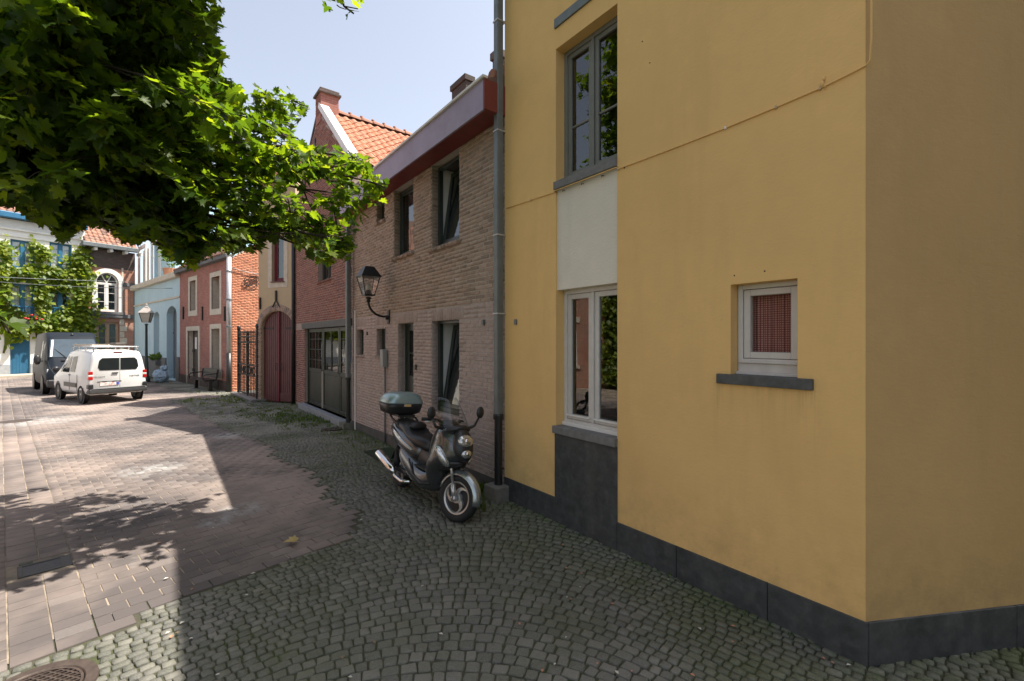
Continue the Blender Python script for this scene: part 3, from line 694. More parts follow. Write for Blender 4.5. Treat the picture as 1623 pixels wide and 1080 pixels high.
fill_bricks(PG, .01, LG-.01, gbeam+.02, apz-.08, opsG, 0, 6, L=.2, h=.052, jt=.011, proud=.008, skip=gskip)
x = gw[0]-.04
while x < gw[1]+.03: PG.add(Matrix.Translation((x+.024,-.03,gw[2]-.03)) @ Matrix.Diagonal((.046,.15,.07,1)), random.randrange(6)); x += .055
gb = [(*brick_piece(20+i), M['brick_red']) for i in range(6)]
PG.done('brick', gb, gh, 120, FG.matrix(), 'brickwork')
MB().box(gr[0]-.25, LG+.02, -.03, .2, gr[3]+.01, gbeam).build('steel_beam', pm('grey_beam_paint', (.075,.078,.075), .6, var=.15), gh, bevel=.004)
MB().box(gr[0]-.12, LG-.0, -.16, .3, FG.base(LG)-.1, gr[2]-.0).build('threshold', pm('threshold_stone', (.26,.27,.29), .6, var=.15, vs=9), gh, bevel=.008)
window(gh, gw, .12, M['greenpaint'], .04, .05, 2, (), .03, 'room'); window(gh, gt, .12, M['greenpaint'], .04, .04, 1, (), .03, 'room')
# garage door leaves
gx = [FG.at(q, 600)[0] for q in (483.5, 506, 531.5, 554)]; gx[-1] = LG-.05
gz0, gz1 = gr[2], gr[3]; zmid = gz0+(gz1-gz0)*.46
for k in range(3):
    a, c = gx[k]+.012, gx[k+1]-.012; yy = .10; b = MB(); st = .085
    b.box(a,a+st,yy,yy+.05,gz0,gz1).box(c-st,c,yy,yy+.05,gz0,gz1).box(a+st,c-st,yy,yy+.05,gz1-.1,gz1).box(a+st,c-st,yy,yy+.05,zmid-.05,zmid+.05).box(a+st,c-st,yy,yy+.05,gz0,gz0+.1)
    b.box(a+st,c-st,yy+.02,yy+.04,gz0+.1,zmid-.05).box(a+st+.03,c-st-.03,yy+.01,yy+.02,gz0+.14,zmid-.09)
    b.box((a+c)/2-.025,(a+c)/2+.025,yy+.005,yy+.045,zmid+.05,gz1-.1)
    if k in (0,2):
        for q in (.25,.5,.75): b.box(a+st,c-st,yy+.015,yy+.04,zmid+(gz1-zmid)*q-.012,zmid+(gz1-zmid)*q+.012)
    leafo = b.build('garage_door', M['greengarage'], gh, bevel=.005, seg=1)
    for h0, h1 in ((a+st,(a+c)/2-.025),((a+c)/2+.025,c-st)): MB().box(h0,h1,yy+.024,yy+.03,zmid+.05,gz1-.1).build('pane', M['glass'], leafo)
    if k: b = MB(); b.tube([(a+.04,yy,zmid+.02),(a+.04,yy-.05,zmid+.02),(a+.04,yy-.05,zmid+.22),(a+.04,yy,zmid+.22)], .01, 6); b.build('door_handle', M['castiron'], leafo)
MB().box(gx[1]-.015,gx[1]+.015,.07,.1,gz0,zmid).build('meeting_strip', M['stone'], gh)
MB().box(gr[0]+.001,gx[0]+.012,.08,.2,gz0,gz1).build('door_post', M['greengarage'], gh)
b = MB(); b.box(gr[0]-.05,LG,1.6,1.62,-.1,gz1+.1); b.build('room_interior', M['room'], gh)
# roof: right slope with single tiles, white verge, chimney
dep = 6.5; rl = math.hypot(LG-apx, apz-eaz)
b = MB()
b.prism([(0,eaz),(apx,apz+.06),(apx,apz),(.0,eaz-.06)][::-1], .05, dep); b.prism([(LG,eaz),(LG,eaz-.06),(apx,apz),(apx,apz+.06)][::-1], .05, dep)
b.build('roof', M['tileb'], gh)
RG = Pieces(); up = Vector((apx-LG, 0, apz-eaz)).normalized()
tile_roof(RG, (LG+.05, .12, eaz+.03), (0,1,0), tuple(up), int((dep-.2)/.235), int(rl/.27), .235, .275)
RG.done('roof_tile', [(*tile_piece(i), M['tile']) for i in range(6)], gh, 300, FG.matrix(), 'roof_tiles')
for k in range(int(dep/.34)):
    b = MB(); y0_ = .15+k*.34; secs = []
    for yy, rr in ((y0_,.115),(y0_+.05,.12),(y0_+.3,.095),(y0_+.345,.095)):
        secs.append([(apx+rr*math.cos(t*PI/6), yy, apz+.06+rr*math.sin(t*PI/6)) for t in range(7)]+[(apx+(rr-.02)*math.cos(t*PI/6), yy, apz+.06+(rr-.02)*math.sin(t*PI/6)) for t in range(6,-1,-1)])
    b.loft(secs); b.ball((apx, y0_+.02, apz+.19), (.04,.05,.04), 8, 6); b.build('ridge_tile', M['tile'], gh, smooth=False)
b = MB(); n_ = Vector((up.z, 0, -up.x)); 
P1_, P2_ = Vector((LG+.06,-.03,eaz)), Vector((apx+.02,-.03,apz+.1))
for a_, c_ in ((P1_, P2_),):
    q = n_*.13; b.add([tuple(a_-q*.2), tuple(c_-q*.2), tuple(c_+q), tuple(a_+q)]+[tuple(v+Vector((0,.22,0))) for v in (a_-q*.2, c_-q*.2, c_+q, a_+q)], [(0,3,2,1),(4,5,6,7),(0,1,5,4),(1,2,6,5),(2,3,7,6),(3,0,4,7)])
b.build('white_verge', pm('white_verge_paint', (.78,.76,.74), .6, var=.05), gh)
b = MB(); a_, c_ = Vector((-.03,-.02,eaz-.03)), Vector((apx,-.02,apz+.06)); q = Vector((-.06,0,.05))
b.add([tuple(a_), tuple(c_), tuple(c_+q), tuple(a_+q)]+[tuple(v+Vector((0,.15,0))) for v in (a_, c_, c_+q, a_+q)], [(0,1,2,3),(4,7,6,5),(0,4,5,1),(1,5,6,2),(2,6,7,3),(3,7,4,0)]); b.build('verge_board', M['wood_dark'], gh)
cw = .46; ch0 = apz-.35; ch1 = FG.at(515,138)[1]; ch2 = FG.at(515,131)[1]
b = MB(); b.box(apx-cw/2,apx+cw/2,-.02,.46,ch0,ch1); chm = b.build('chimney', M['bt_red'], gh)
PC = Pieces(); fill_bricks(PC, apx-cw/2, apx+cw/2, ch0+.25, ch1, [], 0, 6, L=.2, h=.052, jt=.011, proud=.028, thick=.02)
PC.done('brick', gb, chm, 60, FG.matrix())
b = MB(); b.box(apx-cw/2-.06,apx+cw/2+.06,-.08,.52,ch1,(ch1+ch2)/2); b.box(apx-cw/2-.02,apx+cw/2+.02,-.04,.48,(ch1+ch2)/2,ch2+.02); b.build('chimney_cap', M['bt_terrace_dark'], chm, bevel=.01)
for fx, fz, fl in ((.44,.55,.75),(.24,.28,.6)):
    b = MB(); b.box(LG*fx-.02, LG*fx+.02, -.035, -.008, eaz+(apz-eaz)*fz-fl/2, eaz+(apz-eaz)*fz+fl/2); b.build('wall_tie', M['castiron'], gh)
# pipes at both ends of this front
a_ = LG+.10; b = MB(); zc = FG.at(556,598)[1]; b.box(a_-.06,a_+.055,-.17,-.07,zc,eaz+.2); b.build('downpipe', M['zinc'], gh, bevel=.02)
b = MB(); b.lathe([(.05,FG.base(LG)+.1),(.05,zc-.05),(.065,zc-.05),(.065,zc+.01)], (a_,-.12,0), n=12); b.build('cast_iron_pipe', M['castiron'], gh)
b = MB(); b.tube([(.05,-.07,FG.base(0)-.02),(.05,-.07,eaz+.3)], .055, 10); b.build('side_downpipe', M['castiron'], gh, smooth=True)
p = on(FG, 553, 412, -.15); b = MB(); b.tube([(p[0],-.15,p[2]),(p[0]+.12,-.2,p[2]+.03),(p[0]+.2,-.2,p[2]-.1),(p[0]+.22,-.16,p[2]-.3)], .008, 6); b.build('cable_loop', M['castiron'], gh)
tag(MB().slab([(-.15,-.13),(.15,-.13),(.15,.13),(-.15,.13)], 0, .17).build('concrete_block', M['concrete']), 'small dark concrete block under the pipe beside the green garage', 'block')
blk2 = bpy.data.objects['concrete_block']; pw = FG.W(LG+.02, -.12); blk2.location = (pw.x, pw.y, gz(pw.y)-.02); blk2.rotation_euler = (0,0,FG.rz)
o = MB().slab([(-.13,-.12),(.14,-.12),(.13,.13),(-.14,.12)], 0, .20).build('concrete_block', M['concrete'], bevel=.015); tag(o, 'mossy concrete block at the foot of the downpipe by the yellow house', 'block')
pw = FY.W(xs_, -.085); o.location = (pw.x, pw.y, gz(pw.y)-.02); o.rotation_euler = (0,0,FY.rz+.04)

# ================================================================== NARROW OCHRE HOUSE
nh = house('narrow_house', FN, 'narrow pale ochre house with arched maroon double door', 'house')
LN = FN.L; HN = FN.at(440, 285)[1]
dN = (FN.at(414,600)[0], FN.at(464.5,600)[0], -.2, FN.at(440,493)[1]); spring = FN.at(464, 520)[1]
wN = (FN.at(431,400)[0], FN.at(450,400)[0], FN.at(449,446)[1], FN.at(449,368)[1])
wall(FN, 'wall', M['ochre'], nh, 0, LN, -.2, HN, [dN, wN], .25)
shell(nh, 0, LN, 2.3, -.2, HN, M['ochre'], y=.25)
# arch spandrels
cxn = (dN[0]+dN[1])/2; rxn = (dN[1]-dN[0])/2; rzn = dN[3]-spring
for sg in (-1, 1):
    pts = [(cxn+sg*rxn*math.cos(t*PI/20), spring+rzn*math.sin(t*PI/20)) for t in range(11)]+[(cxn, dN[3]+.001),(cxn+sg*rxn, dN[3]+.001)]
    b = MB(); b.prism(pts if sg > 0 else pts[::-1], .0015, .22); b.build('arch_spandrel', M['ochre'], nh)
PV = Pieces()
for t in range(31):
    an = PI*(t+.5)/31; R0 = Vector((rxn*math.cos(an), rzn*math.sin(an)))
    tg = math.atan2(rzn*math.cos(an), -rxn*math.sin(an))
    nrm = Vector((math.sin(tg), -math.cos(tg)))
    if nrm.dot(R0) < 0: nrm = -nrm
    c = Vector((cxn, spring))+R0+nrm*.11
    PV.add(Matrix.Translation((c.x, -.02, c.y)) @ Matrix.Rotation(-(math.atan2(nrm.y, nrm.x)-PI/2), 4, 'Y') @ Matrix.Diagonal((.065,.04,.2,1)), random.randrange(3))
z = FN.base(0)+.02; k = 0
while z < spring:
    for sg, xx in ((-1,dN[0]-.085),(1,dN[1]+.06)):
        if sg > 0 and xx > LN-.02: continue
        wd = .17 if k % 2 else .12
        PV.add(Matrix.Translation((xx, -.02, z+.03)) @ Matrix.Diagonal((wd,.04,.06,1)), random.randrange(3))
    z += .072; k += 1
mst = pm('pale_arch_brick', (.36,.27,.22), .85, var=.2, vs=14, bump=.5, bs=40, rnd=[(.75,.75,.75),(1,1,1),(1.1,1.05,1)])
PV.done('arch_brick', [(*brick_piece(60+i), mst) for i in range(3)], nh, 300, FN.matrix())
# maroon planks
nP = 16; zlo = FN.base(LN)+.02
for i in range(nP):
    a = dN[0]+(dN[1]-dN[0])*i/nP+.003; c = dN[0]+(dN[1]-dN[0])*(i+1)/nP-.003
    zt = [spring+rzn*math.sqrt(max(0,1-((q-cxn)/rxn)**2)) for q in (a, c)]
    b = MB(); y_ = .1+random.uniform(0,.003); b.prism([(a,zlo),(c,zlo),(c,zt[1]),(a,zt[0])], y_, y_+.04); b.build('door_plank', M['maroon'], nh, bevel=.004, seg=1)
b = MB(); b.box(cxn-.035,cxn+.035,.06,.1,zlo,spring+rzn-.01); b.build('meeting_bar', M['maroon2'], nh, bevel=.006)
b = MB(); b.box(cxn+.04,dN[1]-.02,.085,.1,zlo+.02,zlo+.3); b.build('kick_board', M['maroon'], nh, bevel=.004)
for sg in (-1,1):
    b = MB(); x_ = cxn+sg*.1; zz = zlo+1.05; b.tube([(x_,.1,zz),(x_,.04,zz),(x_,.04,zz+.2),(x_,.1,zz+.2)], .012, 6); b.build('door_handle', M['castiron'], nh)
    b = MB(); b.box(*( (dN[0]+.01,cxn-.25) if sg < 0 else (cxn+.25,dN[1]-.01)), .085,.098, spring-.03, spring+.02); b.build('strap_hinge', M['castiron'], nh)
window(nh, wN, .1, M['maroon2'], .07, .06, 1, (), .03, 'curtain')
fw_ = .16; b = MB(); b.box(wN[0]-fw_,wN[0],-.012,.02,wN[2]-.2,wN[3]+.1).box(wN[1],wN[1]+fw_,-.012,.02,wN[2]-.2,wN[3]+.1).box(wN[0],wN[1],-.012,.02,wN[2]-.2,wN[2]-.03).box(wN[0],wN[1],-.012,.02,wN[3],wN[3]+.1); b.build('window_surround', M['stone'], nh, bevel=.004)
MB().box(wN[0]-.04,wN[1]+.04,-.05,.1,wN[2]-.03,wN[2]).build('window_sill', M['maroon'], nh, bevel=.004)
for px, y0_, y1_ in ((438.5,461,488),(413,472,500)):
    a_, z0_ = FN.at(px,y1_); z1_ = FN.at(px,y0_)[1]
    b = MB(); b.box(a_-.03,a_+.03,-.05,0,z0_+.2,z1_); 
    if px > 420: b.tube([(a_,-.03,z0_+.25),(a_-.15,-.03,z0_+.02)], .02, 5); b.tube([(a_,-.03,z0_+.25),(a_+.15,-.03,z0_+.02)], .02, 5)
    b.build('wall_anchor', M['castiron'], nh)
RN = Pieces(); pn = math.radians(42)
tile_roof(RN, (-.1,-.15,HN+.03), (1,0,0), (0,math.cos(pn),math.sin(pn)), int((LN+.2)/.24), 5, .24, .28)
RN.done('roof_tile', [(*tile_piece(i), M['tile']) for i in range(6)], nh, 0, FN.matrix(), 'roof_tiles')
b = MB(); zr = HN+1.3*math.tan(pn); b.add([(-.1,-.15,HN),(LN,-.15,HN),(LN,1.15,zr),(-.1,1.15,zr),(-.1,2.4,HN),(LN,2.4,HN)], [(0,1,2,3),(3,2,5,4),(1,5,2),(0,3,4)]); b.build('roof', M['tileb'], nh)
MB().box(-.1,LN,-.25,-.1,HN-.1,HN+.02).build('gutter', M['zinc'], nh, bevel=.02)

# ================================================================== RED HOUSE
rh = house('red_house', FR, 'small two storey red brick house with pale stone window surrounds', 'house')
LR = FR.L; HR = FR.at(366, 409)[1]
def rr_(x0,x1,yt,yb): return FR.rect(x0,x1,yt,yb)
rw = [rr_(301.5,311,444,492), rr_(336,349,437,489), rr_(336,349,521,592), rr_(298,315,524,605)]
rw[3] = (rw[3][0], rw[3][1], -.15, rw[3][3])
wall(FR, 'wall', M['bt_red'], rh, 0, LR, -.2, HR, rw, .35)
shell(rh, 0, LR-.002, 8, -.2, HR, M['mortar'], y=.02)
for i, o in enumerate(rw):
    e = .2; b = MB(); lo = o[2]-(.25 if i < 3 else 0)
    b.box(o[0]-e,o[0],-.03,.05,lo,o[3]+.2).box(o[1],o[1]+e,-.03,.05,lo,o[3]+.2).box(o[0],o[1],-.03,.05,o[3],o[3]+.2)
    if i < 3: b.box(o[0],o[1],-.03,.05,lo,o[2])
    b.box(o[0]-.003,o[0]+.004,.05,.34,o[2],o[3])
    b.build('stone_surround', M['stone'], rh, bevel=.006)
    if i < 3: window(rh, o, .3, M['wood_dark'], .06, .04, 2, (.25,.5,.75), .05, 'room', room=.5)
    else:
        b = MB(); b.box(o[0],o[1],.2,.26,o[2],o[3]); b.box((o[0]+o[1])/2-.03,(o[0]+o[1])/2+.03,.18,.2,o[2],o[3]); dr_ = b.build('door', M['wood_dark'], rh, bevel=.005)
        p = (o[0]+.5, .19, 1.7); MB().box(o[0]+.35,o[0]+.6,.185,.2,1.55,2.1).build('notice', M['trim'], dr_)
        for zz in (.5,1.4,2.4): MB().box(o[0]+.0,o[0]+.25,.17,.2,zz,zz+.12).build('hinge', M['castiron'], dr_)
for px in (291.5,321.5,357):
    a_ = FR.at(px,500)[0]; z1_ = FR.at(px,490)[1]; b = MB(); b.box(a_-.05,a_+.05,-.06,0,z1_-.5,z1_+.1); b.build('wall_tie', M['castiron'], rh)
MB().box(-.05,LR+.12,-.25,.05,HR-.02,HR+.14).build('gutter', M['greyplinth'], rh, bevel=.03)
MB().box(.01,LR,-.03,.02,-.2,FR.base(LR)+.38).build('plinth', pm('dark_brick_plinth', (.09,.06,.05), .85, var=.3, vs=10), rh)
MB().box(LR-2.2,LR-1.3,-.045,-.028,.0,.28).build('cellar_grille', M['castiron'], rh)
zc = FR.at(371,560)[1]; b = MB(); b.tube([(LR+.1,-.1,zc),(LR+.1,-.1,HR)], .09, 10); b.build('downpipe', M['zinc_pale'], rh, smooth=True)
for py in (430,475,518): zz = FR.at(371,py)[1]; MB().lathe([(.11,-.03),(.11,.03)], (LR+.1,-.1,zz), n=10).build('pipe_collar', M['zinc'], rh)
b = MB(); b.tube([(LR+.1,-.1,-.2),(LR+.1,-.1,zc)], .10, 10); b.build('cast_iron_pipe', M['castiron'], rh, smooth=True)
# orange side wall in single bricks (facing the gate)
PO = Pieces(); Mside = Matrix.Translation((LR,0,0)) @ Matrix.Rotation(PI/2, 4, 'Z')
tmp = Pieces(); fill_bricks(tmp, .03, 6.4, -.1, HR, [], 0, 6, L=.21, h=.055, jt=.012, proud=.01)
for Mx, k in tmp.it: PO.add(Mside @ Mx, k)
# gable triangle of the side wall
rpitch = 3.2
tmp = Pieces(); fill_bricks(tmp, .03, 6.4, HR, HR+rpitch*.95, [], 0, 6, L=.21, h=.055, jt=.012, proud=.01, skip=lambda x, z: abs(x-4) > 4*(1-(z-HR)/rpitch)-.05)
for Mx, k in tmp.it: PO.add(Mside @ Mx, k)
PO.done('brick', [(*brick_piece(80+i), M['brick_orange']) for i in range(6)], rh, 0, FR.matrix(), 'side_brickwork')
b = MB(); b.add([(LR-.004,0,HR),(LR-.004,8,HR),(LR-.004,4,HR+rpitch)], [(0,1,2)]); b.build('side_gable', M['mortar'], rh)
b = MB(); b.add([(-.0,-.2,HR+.1),(LR+.05,-.2,HR+.1),(LR+.05,4,HR+rpitch+.08),(-.0,4,HR+rpitch+.08),(-.0,8.2,HR),(LR+.05,8.2,HR)], [(0,1,2,3),(3,2,5,4)]); b.build('roof', M['tileb'], rh)
RR = Pieces(); pr = math.atan2(rpitch, 4.2)
tile_roof(RR, (-.0,-.25,HR+.12), (1,0,0), (0,math.cos(pr),math.sin(pr)), int(LR/.26), 17, .26, .3)
RR.done('roof_tile', [(*tile_piece(i), M['tileb']) for i in range(6)], rh, 0, FR.matrix(), 'roof_tiles')
b = MB(); cx_ = LR+.02
for k in range(3):
    b.tube([(cx_,.5+k*.08+.22*math.cos(t*.7), HR-.75+.16*math.sin(t*.7+k)) if 0 else (cx_+.05, .75+.3*math.cos(t*.63+k), HR-.85+.22*math.sin(t*.63+k*1.7)) for t in range(11)], .014, 5)
b.tube([(cx_+.04,.0,HR-.4),(cx_+.04,.5,HR-.5),(cx_+.04,1.0,HR-.55)], .014, 5); b.build('cable_coil', M['castiron'], rh)

# ================================================================== PALE BLUE HOUSE
lh = house('blue_house', FL, 'pale blue house with arched doorway and set back upper storey', 'house')
LL = FL.L; HL = FL.at(285, 440)[1]
bw = [FL.rect(243.5,252.5,494,575), FL.rect(264,280,484,592)]
bw[1] = (bw[1][0], bw[1][1], -.05, bw[1][3])
wall(FL, 'wall', M['blue'], lh, 0, LL, -.2, HL, bw, .4); shell(lh, 0, LL, 8, -.2, HL, M['blue'], y=.3)
MB().box(-.05,LL,-.22,.1,HL,HL+.3).build('cornice', M['stone'], lh, bevel=.05)
MB().box(0,LL,-.05,.0,HL-1.0,HL-.9).build('string_course', M['stone'], lh, bevel=.02)
MB().box(0,bw[1][0],-.05,.02,-.2,FL.at(280,569)[1]).build('plinth', M['greyplinth'], lh, bevel=.01); MB().box(bw[1][1],LL,-.05,.02,-.2,FL.at(280,566)[1]).build('plinth', M['greyplinth'], lh, bevel=.01)
window(lh, bw[0], .3, M['trim'], .08, .05, 1, (.33,.66), .05, 'curtain')
o = bw[1]; b = MB(); b.box(o[0],o[1],.3,.36,o[2],o[3]); b.box(o[0]+.2,o[1]-.2,.28,.3,1.0,o[3]-.4); b.box(o[0],o[1],.27,.3,2.3,2.4); b.build('door', pm('grey_door_paint', (.07,.08,.09), .4, var=.1), lh, bevel=.01)
for o in bw:
    c_ = (o[0]+o[1])/2; r_ = (o[1]-o[0])/2; rz_ = .5 if o is bw[1] else .3
    for sg in (-1,1):
        pts = [(c_+sg*r_*math.cos(t*PI/12), o[3]-rz_+rz_*math.sin(t*PI/12)) for t in range(7)]+[(c_+sg*r_, o[3]+.001)]
        b = MB(); b.prism(pts if sg > 0 else pts[::-1], .0015, .38); b.build('arch_spandrel', M['blue'], lh)
# upper storey
sb = 1.0; UL = FL.at(268,420,sb)[0]; HLU = FL.at(213,318,sb)[1]
uw_ = [FL.rect(221,230.5,392,462,sb), FL.rect(241.5,254,381,458,sb)]
wall(FL, 'upper_wall', M['blue2'], lh, 0, UL, HL-.2, HLU, uw_, .3, y=sb)
b = MB(); b.quad((UL,sb,HL),(UL,8,HL),(UL,8,HLU),(UL,sb,HLU)); b.quad((0,sb,HLU),(UL,sb,HLU),(UL,8,HLU),(0,8,HLU)); b.quad((0,sb,HL),(0,sb,HLU),(0,8,HLU),(0,8,HL)); b.quad((0,8,HL),(UL,8,HL),(UL,8,HLU),(0,8,HLU)); b.build('upper_side_wall', M['blue2'], lh)
for o in uw_:
    b = MB(); e = .22; b.box(o[0]-e,o[0],sb-.05,sb+.05,o[2],o[3]).box(o[1],o[1]+e,sb-.05,sb+.05,o[2],o[3]).box(o[0]-e,o[1]+e,sb-.05,sb+.05,o[3],o[3]+e); b.build('window_surround', M['trim'], lh, bevel=.01)
    b = MB(); b.box(o[0],o[1],sb+.2,sb+.24,o[2],o[3]); b.build('shutter', M['trim'], lh)
    b = MB(); b.box((o[0]+o[1])/2-.02,(o[0]+o[1])/2+.02,sb+.18,sb+.2,o[2],o[3]); b.build('shutter_rail', M['greyplinth'], lh)
MB().box(-.02,.06,-.04,.0,0,HL).build('corner_strip', M['greyplinth'], lh)
# ================================================================== TERRACE: ARCHED WINDOW HOUSE AND WHITE HOUSE
FA = Facade(FT.W(FTs).xy, FT.P1); ah = house('arched_window_house', FA, 'old brick house with white arched window beside the vine covered house', 'house')
LA = FA.L; HA = FA.at(213, 402)[1]
aw = FA.rect(152,187.5,434.5,495); al = FA.rect(153,189,511,575)
wall(FA, 'wall', M['bt_terrace'], ah, 0, LA, -.2, FA.at(213,430)[1], [aw, al], .3)
wall(FA, 'upper_wall', M['bt_terrace_dark'], ah, 0, LA, FA.at(213,430)[1], HA, [aw], .3); shell(ah, 0, LA, 8, -.2, HA, M['bt_terrace'], y=.35)
c_, r_ = (aw[0]+aw[1])/2, (aw[1]-aw[0])/2; spz = FA.at(187,450)[1]; rz_ = aw[3]-spz
for sg in (-1,1):
    pts = [(c_+sg*r_*math.cos(t*PI/16), spz+rz_*math.sin(t*PI/16)) for t in range(9)]+[(c_+sg*r_, aw[3]+.001)]
    b = MB(); b.prism(pts if sg > 0 else pts[::-1], .0015, .28); b.build('arch_spandrel', M['bt_terrace'], ah)
b = MB(); secs = []
for t in range(17):
    a_ = PI*t/16; secs.append([(c_+(r_+q)*math.cos(a_), yy, spz+(rz_+q)*math.sin(a_)) for q, yy in ((.0,-.08),(.28,-.08),(.28,.0),(.0,.0))])
b.loft(secs); b.box(aw[0]-.2,aw[0],-.07,0,aw[2],spz).box(aw[1],aw[1]+.2,-.07,0,aw[2],spz); b.build('arch_surround', M['trim'], ah)
window(ah, (aw[0],aw[1],aw[2],spz), .12, M['trim'], .09, .05, 2, (.33,.66), .12, 'room')
b = MB()
for t in range(9):
    pass
for q0, q1 in ((-.0,.5),(.5,1.)):
    pp = [(c_+r_*math.cos(PI*t/16)*.98, .14, spz+rz_*math.sin(PI*t/16)*.98) for t in range(17)]
b.tube(pp, .06, 6); b.tube([(c_,.14,spz),(c_-.12,.14,spz+rz_*.35),(c_-r_*.45,.14,spz+rz_*.85)], .035, 5); b.tube([(c_,.14,spz),(c_+.12,.14,spz+rz_*.35),(c_+r_*.45,.14,spz+rz_*.85)], .035, 5)
b.build('arch_tracery', M['trim'], ah)
b = MB(); b.prism([(c_+r_*math.cos(PI*t/16), spz+rz_*math.sin(PI*t/16)) for t in range(17)], .16, .165); b.build('arch_pane', M['glass'], ah)
MB().quad((aw[0]-.1,.9,spz-.2),(aw[1]+.1,.9,spz-.2),(aw[1]+.1,.9,aw[3]+.1),(aw[0]-.1,.9,aw[3]+.1)).build('room_interior', M['room'], ah)
b = MB(); b.box(0,aw[0]-.2,-.08,0,spz-.15,spz+.1).box(aw[1]+.2,LA,-.08,0,spz-.15,spz+.1); b.build('string_course', M['greyplinth'], ah, bevel=.02)
b = MB(); z_ = FA.at(200,503)[1]; b.box(0,LA,-.12,0,z_-.1,z_+.15); b.box(aw[0]-.3,aw[1]+.3,-.15,.0,aw[2]-.2,aw[2]); b.build('stone_band', M['greyplinth'], ah, bevel=.02)
window(ah, al, .12, pm('tan_frame_paint', (.4,.27,.18), .5, var=.1), .1, .05, 2, (.62,), .12, 'curtain')
for k in range(7):
    z_ = al[2]+k*.42; wd = .4 if k % 2 else .25
    for x_ in (al[1]+.02, al[0]-wd-.02): MB().box(x_,x_+wd,-.02,0,z_,z_+.38).build('stone_quoin', M['stone'], ah, bevel=.01)
b = MB(); b.box(-.3,LA,-.6,-.3,HA-.0,HA+.28); b.box(-.3,LA,-.3,.0,HA+.1,HA+.16); b.build('gutter', M['zinc'], ah, bevel=.03)
for k in range(7): MB().box(.3+k*.8,.45+k*.8,-.5,0,HA-.18,HA).build('rafter_end', M['trim'], ah)
MB().box(LA-.75,LA-.65,-.03,0,HA-2.6,HA-1.1).build('wall_tie', M['stone'], ah)
RA = Pieces(); pa_ = math.radians(45)
tile_roof(RA, (-.1,-.4,HA+.25), (1,0,0), (0,math.cos(pa_),math.sin(pa_)), int((LA+.2)/.27), 14, .27, .33)
RA.done('roof_tile', [(*tile_piece(i), M['tileb']) for i in range(6)], ah, 0, FA.matrix(), 'roof_tiles')
b = MB(); b.add([(-.1,-.4,HA+.2),(LA,-.4,HA+.2),(LA,4.3,HA+4.6),(-.1,4.3,HA+4.6),(-.1,8.5,HA),(LA,8.5,HA)], [(0,1,2,3),(3,2,5,4),(1,5,2),(0,3,4)]); b.build('roof', M['tileb'], ah)

wh = house('white_house', FT, 'white terraced house with blue windows and door behind the vans', 'house')
LW = FTs-.01; HW = FT.at(125, 365)[1]
ww = [FT.rect(16.3,55.8,384,427), FT.rect(78.5,114,388.5,431), FT.rect(16.5,55.5,452,508), FT.rect(82,110,462,509)]
wd_ = FT.rect(16,48,533,596)
wall(FT, 'wall', M['white'], wh, 0, LW, -.2, HW, ww+[wd_], .3); shell(wh, 0, LW, 8, -.2, HW, M['white'], y=.35)
for i, o in enumerate(ww):
    window(wh, o, .1, M['bluepaint'], .08, .03, 2, (.33,.5,.8) if i < 2 else (.55,), .16, 'curtain' if i != 3 else 'room', glass=M['clear'])
    if i > 1:
        b = MB(); b.box(o[0],o[1],-.06,.0,o[2]+.75,o[2]+.82)
        for k in range(9): x_ = o[0]+.1+(o[1]-o[0]-.2)*k/8; b.box(x_-.015,x_+.015,-.045,-.015,o[2]+.05,o[2]+.75)
        b.build('balcony_rail', M['bluepaint'], wh)
b = MB(); b.box(wd_[0],wd_[1],.1,.16,wd_[2],wd_[3]);
for k in range(1,6): x_ = wd_[0]+(wd_[1]-wd_[0])*k/6; b.box(x_-.01,x_+.01,.09,.1,wd_[2],wd_[3])
b.build('door', M['bluepaint2'], wh, bevel=.005)
ppm_ = pm('pale_grey_plinth', (.3,.31,.32), .8, var=.15); MB().box(0,wd_[0],-.04,.02,-.2,FT.at(16,578)[1]).build('plinth', ppm_, wh, bevel=.01); MB().box(wd_[1],LW,-.04,.02,-.2,FT.at(16,578)[1]).build('plinth', ppm_ if 1 else pm('pale_grey_plinth', (.3,.31,.32), .8, var=.15), wh, bevel=.01)
b = MB(); b.box(0,LW,-.5,-.2,HW,HW+.35); b.build('gutter', M['bluepaint'], wh, bevel=.04); b = MB(); b.box(0,LW,-.2,.0,HW+.05,HW+.1); b.build('soffit_board', M['bluepaint2'], wh)
for q, d_ in ((371,.1),(381,.06)):
    z_ = FT.at(60,q)[1]; MB().box(0,LW,-d_,0,z_,z_+.12).build('moulding', M['white'], wh, bevel=.02)
RW = Pieces(); tile_roof(RW, (0,-.4,HW+.3), (1,0,0), (0,math.cos(pa_),math.sin(pa_)), int(LW/.27), 14, .27, .33)
RW.done('roof_tile', [(*tile_piece(i), M['tileb']) for i in range(6)], wh, 0, FT.matrix(), 'roof_tiles')
b = MB(); b.add([(0,-.4,HW+.2),(LW,-.4,HW+.2),(LW,4.3,HW+4.6),(0,4.3,HW+4.6),(0,8.5,HW),(LW,8.5,HW)], [(0,1,2,3),(3,2,5,4),(1,5,2),(0,3,4)]); b.build('roof', M['tileb'], wh)

exec_next = True
